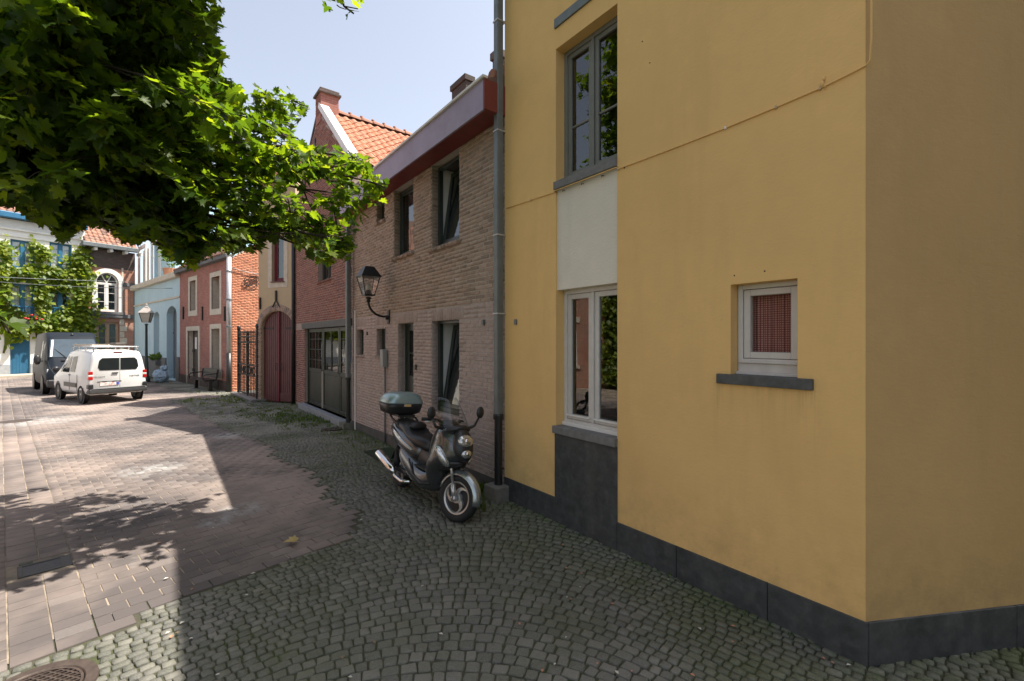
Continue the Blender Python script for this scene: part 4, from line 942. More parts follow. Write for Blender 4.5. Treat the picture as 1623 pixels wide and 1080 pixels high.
# ================================================================== HOUSES OUTSIDE THE FRAME (they shade and are mirrored)
def plain_house(name, P0, P1, h, dep, mat, label, arch=True):
    F = Facade(P0, P1); e = house(name, F, label); ops = []
    n = max(1, int(F.L/3.2))
    for k in range(n):
        for z0_, z1_ in ((.9,2.7),(3.8,5.4)):
            c = (k+.5)*F.L/n; ops.append((c-.55,c+.55,z0_,z1_))
    wall(F, 'wall', mat, e, 0, F.L, -.3, h, ops, .2); shell(e, 0, F.L, dep, -.3, h, mat, y=.2)
    for o in ops:
        window(e, o, .12, M['trim'], .07, .04, 2, (.66,), .06, 'curtain')
        MB().box(o[0]-.15,o[1]+.15,-.03,.02,o[3],o[3]+.22).build('lintel', M['stone'], e, bevel=.01)
        MB().box(o[0]-.1,o[1]+.1,-.06,.1,o[2]-.1,o[2]).build('window_sill', M['stone'], e, bevel=.01)
    MB().box(-.1,F.L+.1,-.25,.1,h,h+.25).build('cornice', M['stone'], e, bevel=.03)
    b = MB(); b.add([(0,-.1,h+.2),(F.L,-.1,h+.2),(F.L,dep/2,h+2.6),(0,dep/2,h+2.6),(0,dep,h),(F.L,dep,h)], [(0,1,2,3),(3,2,5,4),(1,5,2),(0,3,4)]); b.build('roof', M['tile'], e)
    return F, e
Fo, oh = plain_house('opposite_house', (-13.5,-6), (-13.5,9.2), 6.2, 4, M['bt_terrace'], 'long brick house across the street, mirrored in the panes')
plain_house('added_shade_house', (9.5,.9), (3.4,.0), 9.0, 7, M['bt_brown'], 'unseen brown brick house added right of the camera to shade the alley')  # unseen house added to shade the alley and the corner wall

# ================================================================== GROUND
def dust_mix(nt, col, fac_lo=.52, fac_hi=.72, amt=.5, c=(.55,.47,.40), sc_=.55):
    return mixc(nt, ramp(nt, noise(nt, sc_, 6, .62), fac_lo, fac_hi, 0, amt), col, c)
def paver_mat():
    m, nt, b, out = new_mat('paver_concrete')
    a = nt.nodes.new('ShaderNodeAttribute'); a.attribute_name = 'rnd'
    cr = nt.nodes.new('ShaderNodeValToRGB'); e = cr.color_ramp
    e.elements[0].color = (.095,.084,.082,1); e.elements[1].color = (.14,.122,.116,1)
    k = e.elements.new(.35); k.color = (.112,.097,.093,1); k = e.elements.new(.7); k.color = (.125,.107,.102,1); k = e.elements.new(.97); k.color = (.17,.15,.142,1)
    nt.links.new(a.outputs['Fac'], cr.inputs[0])
    col = mixc(nt, ramp(nt, noise(nt, 40, 5, .7), .3, .7, 0, .35), cr.outputs[0], (.10,.085,.08))
    # sandy bleached areas in the middle of the street
    col = mixc(nt, ramp(nt, noise(nt, .42, 5, .6), .42, .62, 0, .7), col, (.37,.295,.25))
    col = mixc(nt, ramp(nt, noise(nt, 1.6, 6, .7), .6, .75, 0, .45), col, (.36,.32,.28))
    # dried lime splashes
    gp = nt.nodes.new('ShaderNodeNewGeometry').outputs['Position']
    for px_, py_, rad in ((340,827,.22),(385,808,.30),(470,714,.55),(505,722,.5),(365,690,.5),(240,745,.5),(60,668,1.1),(430,665,.8)):
        q = g(px_, py_); vd = nt.nodes.new('ShaderNodeVectorMath'); vd.operation = 'DISTANCE'; nt.links.new(gp, vd.inputs[0]); vd.inputs[1].default_value = (q.x, q.y, gz(q.y))
        mu = nt.nodes.new('ShaderNodeMath'); mu.operation = 'MULTIPLY'; nt.links.new(ramp(nt, vd.outputs['Value'], rad*.35, rad, .85, 0), mu.inputs[0]); nt.links.new(ramp(nt, noise(nt, 5, 6, .7), .4, .6), mu.inputs[1])
        col = mixc(nt, mu.outputs[0], col, (.36,.36,.35))
    nt.links.new(col, b.inputs['Base Color']); b.inputs['Roughness'].default_value = .85; b.inputs['Specular IOR Level'].default_value = .3
    bumpn(nt, b, noise(nt, 90, 4, .7), .35, .004); return m
def sett_mat():
    m, nt, b, out = new_mat('sett_stone')
    a = nt.nodes.new('ShaderNodeAttribute'); a.attribute_name = 'rnd'
    cr = nt.nodes.new('ShaderNodeValToRGB'); e = cr.color_ramp
    e.elements[0].color = (.07,.073,.06,1); e.elements[1].color = (.175,.17,.14,1)
    k = e.elements.new(.5); k.color = (.11,.112,.094,1); k = e.elements.new(.8); k.color = (.13,.128,.108,1)
    nt.links.new(a.outputs['Fac'], cr.inputs[0])
    col = mixc(nt, ramp(nt, noise(nt, 120, 3, .8), .35, .65, 0, .5), cr.outputs[0], (.25,.24,.22))
    moss = ramp(nt, noise(nt, .9, 6, .68), .45, .68, 0, .6)
    col = mixc(nt, moss, col, (.07,.085,.03))
    sep = nt.nodes.new('ShaderNodeSeparateXYZ'); gg = nt.nodes.new('ShaderNodeNewGeometry'); nt.links.new(gg.outputs['Position'], sep.inputs[0])
    # whitish trodden dust farther up the street
    d = nt.nodes.new('ShaderNodeMath'); d.operation = 'MULTIPLY'; nt.links.new(ramp(nt, noise(nt, .8, 5, .6), .42, .6, 0, .6), d.inputs[0]); nt.links.new(ramp(nt, sep.outputs[1], 7, 11, 0, 1), d.inputs[1])
    col = mixc(nt, d.outputs[0], col, (.34,.32,.27))
    wm = nt.nodes.new('ShaderNodeVectorMath'); wm.operation = 'DOT_PRODUCT'; nt.links.new(gg.outputs['Position'], wm.inputs[0]); wm.inputs[1].default_value = (-FY.n.x, -FY.n.y, 0)
    m2 = nt.nodes.new('ShaderNodeMath'); m2.operation = 'MULTIPLY'; dd_ = -FY.n.dot(FY.P0); nt.links.new(ramp(nt, wm.outputs['Value'], dd_, dd_+1.1, 1, 0), m2.inputs[0]); nt.links.new(ramp(nt, noise(nt, 2.3, 6, .7), .34, .6, 0, .8), m2.inputs[1])
    col = mixc(nt, m2.outputs[0], col, (.095,.115,.045))
    nt.links.new(col, b.inputs['Base Color']); b.inputs['Roughness'].default_value = .8; b.inputs['Specular IOR Level'].default_value = .35
    bumpn(nt, b, noise(nt, 70, 5, .7), .6, .008); return m
def bed_mat():
    m, nt, b, out = new_mat('joint_bed')
    col = mixc(nt, ramp(nt, noise(nt, 1.1, 6, .65), .38, .6), (.075,.068,.05), (.055,.075,.018))
    col = mixc(nt, ramp(nt, noise(nt, 30, 4, .7), .4, .7, 0, .6), col, (.04,.035,.028))
    nt.links.new(col, b.inputs['Base Color']); b.inputs['Roughness'].default_value = 1; bumpn(nt, b, noise(nt, 60, 5, .7), .8, .01); return m
def sand_mat():
    m, nt, b, out = new_mat('joint_sand')
    col = mixc(nt, ramp(nt, noise(nt, 2.4, 5, .65), .4, .62), (.34,.275,.205), (.13,.11,.09))
    nt.links.new(col, b.inputs['Base Color']); b.inputs['Roughness'].default_value = 1; bumpn(nt, b, noise(nt, 80, 5, .7), .6, .01); return m
M['paver'] = paver_mat(); M['sett'] = sett_mat(); M['bed'] = bed_mat(); M['sand'] = sand_mat()

def ground_sheet(name, x0, x1, y0, y1, dz, mat, step=1.0, fine=()):
    ys = sorted({y0, y1, 5., 12., *[y for y in fine if y0 < y < y1]}); xs = [x0, x1]; ys = [y for y in ys if y0 <= y <= y1]; b = MB()
    for j in range(len(ys)-1): b.quad((x0,ys[j],gz(ys[j])+dz),(x1,ys[j],gz(ys[j])+dz),(x1,ys[j+1],gz(ys[j+1])+dz),(x0,ys[j+1],gz(ys[j+1])+dz))
    return b.build(name, mat)
gr_o = tag(ground_sheet('ground', -400, 400, -400, 400, -.045, M['bed']), 'dark mossy ground under and between the paving stones', kind='structure')

pave_px = [(0,1062),(60,1040),(140,1008),(250,966),(330,938),(420,905),(500,877),(562,848),(568,826),(548,806),(512,788),(506,760),(470,738),(432,724),(424,705),(380,690),(345,674),(318,662),(300,650),(285,640),(262,634),(345,632),(352,627),(300,622),(262,616),(240,604),(205,594),(150,594),(0,599)]
pv = [g(*p) for p in pave_px]; r0 = pv[0]
pav_poly = [Vector((-40, 30)), Vector((-40,-8)), pv[0]-Vector((.664,.747))*9]+pv
def inside(poly, x, y):
    c = False; n = len(poly); j = n-1
    for i in range(n):
        a, b = poly[i], poly[j]
        if (a[1] > y) != (b[1] > y) and x < (b[0]-a[0])*(y-a[1])/(b[1]-a[1])+a[0]: c = not c
        j = i
    return c
rdir = Vector((.664,.747)).normalized(); cdir = Vector((-rdir.y, rdir.x))
MAN = (-2.64, 2.5, .285); GR = g(72, 897); GRx, GRy = .165, .14
def blocked(x, y):
    if (x-MAN[0])**2+(y-MAN[1])**2 < MAN[2]**2: return True
    d = Vector((x,y))-GR
    return abs(d.dot(rdir)) < GRx+.04 and abs(d.dot(cdir)) < GRy+.05
def paver_piece(j):
    r = random.Random(200+j); e = .014; f_ = .05
    o = [(-.5,-.5,-1.2),(.5,-.5,-1.2),(.5,.5,-1.2),(-.5,.5,-1.2)]; m_ = [(x,y,-.22) for x,y,_ in o]
    t = [(x*(1-2*e)+r.uniform(-.004,.004), y*(1-2.8*e)+r.uniform(-.005,.005), r.uniform(-.05,.05)) for x,y,_ in o]
    return o+m_+t, [(0,1,5,4),(1,2,6,5),(2,3,7,6),(3,0,4,7),(4,5,9,8),(5,6,10,9),(6,7,11,10),(7,4,8,11),(8,9,10,11)]
def sett_piece(j):
    r = random.Random(300+j); n = 8; o = []; 
    sh = [(-.5,-.5),(0,-.5),(.5,-.5),(.5,0),(.5,.5),(0,.5),(-.5,.5),(-.5,0)]
    sh = [(x+r.uniform(-.05,.05), y+r.uniform(-.05,.05)) for x, y in sh]
    cr = 0.93
    for i in (0,2,4,6): sh[i] = (sh[i][0]*cr, sh[i][1]*cr)
    lo = [(x,y,-1.) for x,y in sh]; mid = [(x,y,-.34) for x,y in sh]; tp = [(x*.90, y*.90, -.10+r.uniform(-.07,.07)) for x,y in sh]; c = [(0,0,.0)]
    f = [(i,(i+1)%8,8+(i+1)%8,8+i) for i in range(8)]+[(8+i,8+(i+1)%8,16+(i+1)%8,16+i) for i in range(8)]+[(16+i,16+(i+1)%8,24) for i in range(8)]
    return lo+mid+tp+c, f
# pavers
pp_ = tag(ground_sheet('street', -45, 3, -6, 26, -.085, M['sand']), None, kind='structure')
bpy.data.objects.remove(pp_)
b = MB(); cs = .25
gi = {}
def ginside(i, j):
    if (i, j) not in gi: gi[i, j] = inside(pav_poly, i*cs, j*cs)
    return gi[i, j]
for i in range(-160, 12):
    for j in range(-16, 104):
        if ginside(i,j) and ginside(i+1,j) and ginside(i,j+1) and ginside(i+1,j+1):
            x0, y0 = i*cs, j*cs; b.quad((x0,y0,gz(y0)-.0048),(x0+cs,y0,gz(y0)-.0048),(x0+cs,y0+cs,gz(y0+cs)-.0048),(x0,y0+cs,gz(y0+cs)-.0048))
street = tag(b.build('street', M['sand']), 'reddish grey paved street running past the vans', kind='structure')
ref = g(132, 935); PL, PW = .20, .14; jt = .008
rows_ = {}
PP = Pieces(); c_ref = -ref.dot(rdir)      # line1: rdir coordinate of the first long joint
u1 = ref.dot(rdir); v1 = ref.dot(cdir)
for j in range(-70, 330):
    v = v1+j*PW; sh_ = random.uniform(-.006,.006)
    for i in range(-130, 60):
        strip = -4 <= i < 0
        off = (PL/2 if (j % 2 and not strip) else 0.)
        if i == 0 and off:  # half stone beside the long joint
            u0, u2 = u1, u1+PL/2
            c = rdir*(u0+PL/4)+cdir*(v+PW/2); L_ = PL/2
            cand = [(c, L_)]
        else: cand = []
        u = u1+i*PL+(off if i >= 0 else (off-PL if not strip else 0))
        cand.append((rdir*(u+PL/2+(sh_ if not strip else 0))+cdir*(v+PW/2), PL))
        for c, L_ in cand:
            if c.y > 26 or c.y < -1 or c.x > 2 or abs(c.x) > c.y*1.3+3.2: continue
            if not inside(pav_poly, c.x, c.y) or blocked(c.x, c.y): continue
            rows_.setdefault(j, []).append((c.dot(rdir)-L_/2, c.dot(rdir)+L_/2))
            PP.add(Matrix.Translation((c.x, c.y, gz(c.y)+random.uniform(-.002,.002))) @ Matrix.Rotation(math.atan2(rdir.y, rdir.x)+random.uniform(-.008,.008), 4, 'Z') @ Matrix.Rotation(random.gauss(0,.006), 4, 'X') @ Matrix.Diagonal((L_-jt, PW-jt*.75, .02, 1)), random.randrange(10))
PP.done('paver', [(*paver_piece(i), M['paver']) for i in range(10)], street, 300, rest='pavers')

def on_paver(x, y, m=.022):
    p = Vector((x, y)); q = p.dot(rdir); v = (p.dot(cdir)-v1)
    for j in {math.floor((v-m)/PW), math.floor((v+m)/PW)}:
        for a, b in rows_.get(j, ()):
            if a-m < q < b+m: return True
    return False
# setts in arcs
PS = Pieces()
def arc(u):
    u = u+.35
    if abs(u) < 1.5: return -u*u/3
    return -(abs(u)-.75)
houses_poly = [list(map(tuple, q)) for q in ()]
def behind(x, y):
    p = Vector((x, y))
    for F, ext in ((FY,0),(FB,0),(FG,0),(FN,0),(FR,0),(FL,0),(FY2,0)):
        q = p-F.P0; s_ = q.dot(F.u); d_ = q.dot(F.n)
        if -.02 < s_ < F.L+.05 and d_ > .03 and d_ < 7: return True
    return False
dv = .090
for j in range(-90, 440):
    u = -22.+random.uniform(0,.1)
    while u < 7:
        sl_ = -2*(u+.35)/3 if abs(u+.35) < 1.5 else (-1. if u > 0 else 1.)
        ca = 1/math.sqrt(1+sl_*sl_)
        l = random.uniform(.066,.115)*(.82 if ca < .8 else 1)
        um = u+l*ca/2; y = arc(um)+j*dv+3.0; x = um
        if 1.6 < y < 27 and not (y < 3 and x > 7) and abs(x) < y*1.25+2.5:
            if not (inside(pav_poly, x, y) and (y > 14 or x < -8)) and not on_paver(x, y) and not behind(x, y) and not blocked(x, y) and not (y > 13 and x > -6):
                Mx = Matrix.Translation((x, y, gz(y)+random.uniform(-.005,.004)+.004)) @ Matrix.Rotation(math.atan(sl_)+random.gauss(0,.07), 4, 'Z') @ Matrix.Rotation(random.gauss(0,.02), 4, 'X') @ Matrix.Rotation(random.gauss(0,.02), 4, 'Y') @ Matrix.Diagonal((l-.007, dv*ca-.006+random.uniform(-.004,.002), .024, 1))
                PS.add(Mx, random.randrange(14))
        u += l*ca
sett_o = tag(ground_sheet('cobbled_pavement', -24, 8, 1.2, 27, -.0095, M['bed']), 'grey cobblestones laid in arcs in front of the houses', kind='structure')
PS.done('cobblestone', [(*sett_piece(i), M['sett']) for i in range(14)], sett_o, 300, rest='cobblestones')
# far footpath in front of the terrace
Fp = Facade(FT.P0, FT.P1); b = MB(); b.box(0, FT.L, -1.6, -.0, -.2, gz(20)+.1)
fp = b.build('footpath', pm('footpath_slabs', (.42,.37,.29), .85, var=.1, vs=4)); fp.location = (FT.P0.x, FT.P0.y, 0); fp.rotation_euler = (0,0,FT.rz); tag(fp, 'pale footpath in front of the white terrace', kind='structure')

# manhole, grate and small things on the ground
rust = pm('rusty_iron', (.075,.055,.045), .6, metal=.3, var=.3, vs=20, bump=.4, bs=60)
mh = empty('manhole_cover', (MAN[0], MAN[1], gz(MAN[1])), .3, 'round rusty manhole cover with lattice at the bottom left', 'manhole cover')
b = MB(); b.lathe([(.255,-.05),(.255,.004),(.262,.010),(.325,.010),(.33,.0),(.33,-.06)], n=48); b.build('rim', rust, mh)
b = MB(); b.lathe([(.0,-.008),(.252,-.008),(.252,-.04),(.0,-.04)], n=40); b.build('lid', pm('dark_iron', (.035,.028,.025), .6, metal=.3, var=.3), mh)
b = MB()
for k in range(-7,8):
    for sg in (1,-1):
        o_ = k*.036; h_ = math.sqrt(max(0,.245**2-o_**2))
        if h_ < .03: continue
        R_ = Matrix.Rotation(sg*PI/6, 4, 'Z'); b.M = R_; b.box(-h_,h_,o_-.005,o_+.005,-.009,.005+.0006*sg)
b.M = None; b.lathe([(.235,-.01),(.235,.008),(.25,.008),(.25,-.01)], n=40); b.build('lattice', rust, mh)
mh.scale = (.84,.84,1)
gt_ = empty('drain_grate', (GR.x, GR.y, gz(GR.y)), math.atan2(rdir.y, rdir.x), 'rectangular iron street drain grate in the paving, under leaf shadow', 'drain grate')
dk = M['castiron']; b = MB(); b.box(-GRx,GRx,-GRy,-GRy+.03,-.05,.004).box(-GRx,GRx,GRy-.03,GRy,-.05,.004).box(-GRx,-GRx+.03,-GRy+.03,GRy-.03,-.05,.004).box(GRx-.07,GRx,-GRy+.03,GRy-.03,-.05,.004); b.build('frame', pm('grey_iron', (.07,.065,.06), .6, metal=.3, var=.2), gt_, bevel=.003)
for k in range(13): y_ = -GRy+.045+k*(2*GRy-.09)/12; MB().box(-GRx+.03,GRx-.07,y_-.006,y_+.006,-.03,.0).build('bar', dk, gt_)
MB().box(-GRx,GRx,-GRy,GRy,-.08,-.05).build('pit', M['metal_black'], gt_)
p = g(25, 668); o = MB().lathe([(.0,-.02),(.0,.008),(.27,.008),(.30,.006),(.31,-.02)], n=32).build('manhole_cover', rust); o.location = (p.x,p.y,gz(p.y)+.002); tag(o, 'small round manhole cover far off in the sunlit street', 'manhole cover')
p = g(530, 681); b = MB(); b.slab([(-.32,-.12),(-.05,-.2),(.3,-.14),(.34,.06),(.1,.17),(-.26,.1)], 0, .03)
for k in range(5): b.slab([(-.25+k*.12,-.1),(-.21+k*.12,-.12),(-.15+k*.12,.08),(-.19+k*.12,.1)], .03, .045)
o = b.build('iron_cover', rust, bevel=.006); o.location = (p.x, p.y, gz(p.y)); o.rotation_euler = (0,0,.6); tag(o, 'rusty brown iron cover lying on the setts before the garage', 'drain cover')
a_ = (dA[0]+dA[1])/2; pw = FB.W(a_+.05, -.36); b = MB(); b.slab([(-.45,-.25),(.45,-.25),(.45,.25),(-.45,.25)], 0, .02)
o = b.build('doormat', pm('green_turf_mat', (.022,.038,.014), 1, var=.3, vs=60, bump=1, bs=220, bd=.01)); o.location = (pw.x,pw.y,gz(pw.y)+.008); o.rotation_euler = (0,0,FB.rz); tag(o, 'dark green doormat on the cobbles before the brick house door', 'doormat')

# ================================================================== LANTERN ON THE BRICK HOUSE
lx, lzz = FB.at(617, 502); la_ = empty('wall_lantern', (*FB.W(lx, 0).xy, lzz), FB.rz, 'black four sided street lantern on a curved arm above the small windows', 'lamp')
# find how far the lantern stands from the wall so that it sits at its column
def arm_len(px):
    for k in range(400):
        d = k*.004; q = FB.W(lx, -d)
        if proj((q.x,q.y,2))[0] < px: return d
    return .6
AL = arm_len(584); 
b = MB(); b.box(-.05,.05,-.03,0,-.14,.12); b.tube([(0,0,-.02),(0,-.08,-.02)], .045, 10); b.build('wall_plate', M['metal_black'], la_, bevel=.01)
q_ = FB.W(lx,-AL); Dl = q_.y; zt_ = lambda py: HC+(CY-py)/FPX*Dl-lzz
b = MB(); r_ = AL*.9; zc_ = zt_(478)
pth = [(0,0,-.0)]+[(0,-AL*.3,-.005)]+[(0,-AL*.3-AL*.7*math.sin(t*PI/12), (zc_+.0)*(1-math.cos(t*PI/12))) for t in range(1,7)]
b.tube(pth, .021, 10); b.lathe([(.02,zc_-.02),(.045,zc_),(.03,zc_+.03),(.055,zc_+.06),(.04,zc_+.08)], (0,-AL,0), n=12); b.build('arm', M['metal_black'], la_, smooth=True)
z0_, z1_, z2_ = zt_(468), zt_(439), zt_(424); hb, ht = .085, .165
def frustum(b, h0, h1, za, zb, c=(0,0), mi=0):
    b.loft([[(c[0]+sx*h0, c[1]+sy*h0, za) for sx, sy in ((-1,-1),(1,-1),(1,1),(-1,1))], [(c[0]+sx*h1, c[1]+sy*h1, zb) for sx, sy in ((-1,-1),(1,-1),(1,1),(-1,1))]], mi=mi)
b = MB(); c_ = (0,-AL); frustum(b, hb+.012, hb+.012, z0_-.015, z0_+.01, c_); frustum(b, ht+.02, ht+.02, z1_-.008, z1_+.008, c_); frustum(b, ht+.016, .085, z1_+.008, z2_, c_); frustum(b, .085, .075, z2_, z2_+.012, c_)
for sx, sy in ((-1,-1),(1,-1),(1,1),(-1,1)): b.tube([(c_[0]+sx*hb,c_[1]+sy*hb,z0_),(c_[0]+sx*ht,c_[1]+sy*ht,z1_)], .009, 5)
b.build('lantern_frame', M['metal_black'], la_)
for sx, sy in ((1,0),(-1,0),(0,1),(0,-1)):
    def cn(h, z, t): return (c_[0]+(sx*h if sx else t*h), c_[1]+(sy*h if sy else t*h), z)
    b = MB(); b.quad(cn(hb-.002,z0_+.012,-1), cn(hb-.002,z0_+.012,1), cn(ht-.004,z1_-.01,1), cn(ht-.004,z1_-.01,-1)); b.build('glass_pane', M['clear'], la_)
b = MB(); b.lathe([(.0,z0_),(.05,z0_),(.045,z0_+.09),(.0,z0_+.09)], (0,-AL,0), n=12); b.build('lamp_base', M['metal_black'], la_)
b = MB(); b.lathe([(.035,z0_+.09),(.045,z0_+.12),(.045,z0_+.19),(.02,z0_+.21)], (0,-AL,0), n=12); b.build('bulb', pm('milky_bulb', (.7,.66,.55), .3, var=.05), la_, smooth=True)

# street lamp by the blue house
p = g(232, 606); lp = empty('street_lamp', (p.x,p.y,gz(p.y)), .4, 'old fashioned lamp post standing before the pale blue house', 'street lamp')
Zt = HC+(CY-484)/FPX*p.y-gz(p.y)
b = MB(); b.lathe([(.16,0),(.16,.2),(.10,.3),(.08,1.0),(.06,1.05),(.05,Zt-1.0),(.08,Zt-.95),(.05,Zt-.9)], n=12); b.build('pole', pm('lamp_green_paint', (.03,.05,.045), .4, var=.1), lp, smooth=True)
b = MB(); frustum(b, .13, .23, Zt-.85, Zt-.38); b.build('glass_box', pm('lamp_glass', (.55,.5,.4), .2, var=.1), lp)
b = MB(); frustum(b, .27, .10, Zt-.38, Zt-.14); frustum(b, .10, .03, Zt-.14, Zt-.02); b.ball((0,0,Zt+.02), (.05,.05,.06), 8, 6); b.build('lamp_roof', pm('lamp_roof_metal', (.35,.31,.28), .5, var=.1), lp)
b = MB()
for sx, sy in ((-1,-1),(1,-1),(1,1),(-1,1)): b.tube([(sx*.13,sy*.13,Zt-.85),(sx*.23,sy*.23,Zt-.38)], .018, 5)
b.build('lamp_frame', M['castiron'], lp)

# ================================================================== IRON GATE
gA, gB = g(378, 625.5), FN.P0-FN.u*.05; Fga = Facade(gA, gB); gte = empty('iron_gate', (gA.x,gA.y,gz(gA.y)), Fga.rz, 'black wrought iron gate between the red house and the ochre house', 'gate')
GH = Fga.at(380, 525)[1]; b = MB(); GL = Fga.L
for x_ in (0, GL-.05): b.box(x_,x_+.09,-.045,.045,0,GH+.12); b.ball((x_+.045,0,GH+.2),(.07,.07,.1),8,6)
b.build('gate_post', M['metal_black'], gte)
b = MB()
for z_ in (.12, .8, 1.15, GH-.35, GH-.15): b.box(.09,GL-.05,-.02,.02,z_,z_+.045)
for k in range(8):
    for q in range(2): b.tube([(.2+k*(GL-.35)/8+.09*math.cos(t*.8+q), 0, .99+.13*math.sin(t*.8+q)) for t in range(9)], .014, 4)
b.build('gate_rail', M['metal_black'], gte)
n_ = 13
for k in range(n_):
    x_ = .14+(GL-.28)*k/(n_-1); b = MB(); b.box(x_-.013,x_+.013,-.013,.013,.12,GH); b.add([(x_-.03,-.02,GH),(x_+.03,-.02,GH),(x_+.03,.02,GH),(x_-.03,.02,GH),(x_,0,GH+.13)], [(0,3,2,1),(0,1,4),(1,2,4),(2,3,4),(3,0,4)]); b.build('gate_bar', M['metal_black'], gte)
b = MB(); x_ = GL*.52; b.box(x_-.04,x_+.04,-.03,.03,-.05,GH+.05); b.build('centre_stile', M['metal_black'], gte)
MB().box(-.1,GL+.2,-.25,.5,-.2,.09).build('gate_step', M['sillstone'], gte, bevel=.01)

# ================================================================== BENCH
pbn = g(322, 618); bd_ = FR.u
bn = empty('park_bench', (pbn.x, pbn.y, gz(pbn.y)), FR.rz+.0, 'dark metal bench with curved armrests before the red house', 'bench')
dkb = pm('bench_metal', (.022,.019,.018), .4, var=.15)
BW = 1.9; b = MB(); b.tube([(-BW/2,-.2,.43),(BW/2,-.2,.43)], .02, 6)
for k in range(5): b.box(-BW/2,BW/2,-.25+k*.095,-.17+k*.095,.43,.455)
b.build('seat', dkb, bn)
secs = []
for k in range(6):
    z_ = .5+k*.075; y_ = .22+.05*(k/5)**2; secs.append([(-BW/2,y_,z_),(BW/2,y_,z_),(BW/2,y_+.02,z_),(-BW/2,y_+.02,z_)])
b = MB(); b.loft(secs); b.build('backrest', dkb, bn)
for sx in (-1,1):
    x_ = sx*BW*.46; b = MB(); b.tube([(x_,.25,.85),(x_,.2,.45),(x_,.12,.4),(x_,-.22,.42)], .025, 6); b.build('support', dkb, bn)
    b = MB(); b.tube([(x_,.24,.7),(x_,.0,.68),(x_,-.2,.66),(x_,-.27,.58),(x_,-.25,.44)], .025, 6); b.build('armrest', dkb, bn)
    b = MB(); b.box(x_-.05,x_+.05,-.06,.06,0,.42); b.box(x_-.09,x_+.09,-.1,.1,0,.02); b.build('leg', dkb, bn, bevel=.01)

# rubbish bag
pbg = g(255, 606.5); bag = empty('rubbish_bag', (pbg.x,pbg.y,gz(pbg.y)), 0, 'translucent blue rubbish bag lying beside the grey arched doorway', 'bag')
def blob(name, c, r, mat, parent, seed, amp=.18, n=18, m=12):
    rr = random.Random(seed); secs = []
    ph = [rr.uniform(0,6) for _ in range(6)]
    for k in range(1,m):
        t = -PI/2+PI*k/m; q = []
        for i in range(n):
            a = 2*PI*i/n; f_ = 1+amp*(math.sin(3*a+ph[0]+2*t)+.7*math.sin(5*a+ph[1]-3*t)+.5*math.sin(9*t+ph[2]+a))/2
            q.append((c[0]+r[0]*math.cos(t)*math.cos(a)*f_, c[1]+r[1]*math.cos(t)*math.sin(a)*f_, max(.0, c[2]+r[2]*math.sin(t)*f_)))
        secs.append(q)
    b = MB(); b.loft(secs); return b.build(name, mat, parent, smooth=False)
bagm = pm('blue_plastic', (.33,.45,.55), .3, var=.35, vs=9, bump=1, bs=14, bd=.03)
blob('sack', (0,0,.36), (.42,.36,.40), bagm, bag, 3); blob('sack_neck', (.2,.0,.82), (.2,.16,.16), bagm, bag, 5, .3); bag.scale = (.8,.8,.85)

# overhead wires
def wire(name, A, B, sag, label, r=.008):
    A, B = Vector(A), Vector(B); pts = []
    for k in range(21):
        t = k/20; p = A.lerp(B, t); p.z -= sag*4*t*(1-t); pts.append(tuple(p))
    b = MB(); b.tube(pts, r, 5); return tag(b.build(name, M['zinc'], smooth=True), label, 'cable')
a1 = FT.W(1, -.7, 5.9); a2 = FL.W(LL-.2, -.25, FL.at(283,458)[1]); wire('overhead_cable', a1, a2, .5, 'upper overhead wire crossing before the terrace roofs', .014)
a1 = FT.W(1, -.9, 5.25); a2 = FT.W(FT.L-.2, -.5, FT.at(210,448)[1]); wire('overhead_cable', a1, a2, .15, 'lower overhead wire crossing the vine covered front', .014)

# ================================================================== PLANTS
def leaf_shape(k, broad=False):
    """maple leaf: five pointed lobes, folded along the middle"""
    r = random.Random(400+k)
    out = [(0,0),(.12,-.10),(.30,-.15),(.37,-.03),(.33,.05),(.47,.10),(.57,.22),(.42,.26),(.35,.33),(.43,.45),(.41,.58),(.27,.53),(.17,.50),(.18,.66),(.09,.74),(0,.93)]
    out = [(x*(1+r.uniform(-.1,.1)), y*(1+r.uniform(-.06,.06))) for x, y in out]
    pts = out+[(-x, y) for x, y in out[-2:0:-1]]
    fo = r.uniform(.15,.45); dr = r.uniform(.1,.5)
    v = [(x, y, abs(x)*fo-dr*y*y*.6) for x, y in pts]+[(0,.2,0)]
    n = len(pts); f = [(i,(i+1)%n,n) for i in range(n)]
    return v, f
def small_leaf(k):
    r = random.Random(500+k); fo = r.uniform(.1,.4)
    v = [(0,0,0),(.3,.25,fo*.3),(.35,.6,fo*.3),(0,1,-.1),(-.35,.6,fo*.3),(-.3,.25,fo*.3)]; return v, [(0,1,2,3),(0,3,4,5)]
def leaf_M(p, d, size, rnd=random):
    """leaf at p pointing along d (tip), blade roughly facing up"""
    y = Vector(d).normalized(); up = Vector((rnd.gauss(0,.45), rnd.gauss(0,.45), 1)).normalized(); z = (up-y*up.dot(y)).normalized(); x = y.cross(z)
    return Matrix.Translation(p) @ Matrix((x, y, z)).transposed().to_4x4() @ Matrix.Scale(size, 4)
M['maple'] = leaf_mat('maple_leaf', (.03,.065,.012), (.075,.125,.016), .55)
M['maple2'] = leaf_mat('pale_maple_leaf', (.08,.14,.015), (.14,.18,.02), .6)
M['vine'] = leaf_mat('vine_leaf', (.055,.11,.012), (.20,.24,.02), .45)
M['weed'] = leaf_mat('weed_leaf', (.04,.085,.015), (.09,.13,.03), .35)

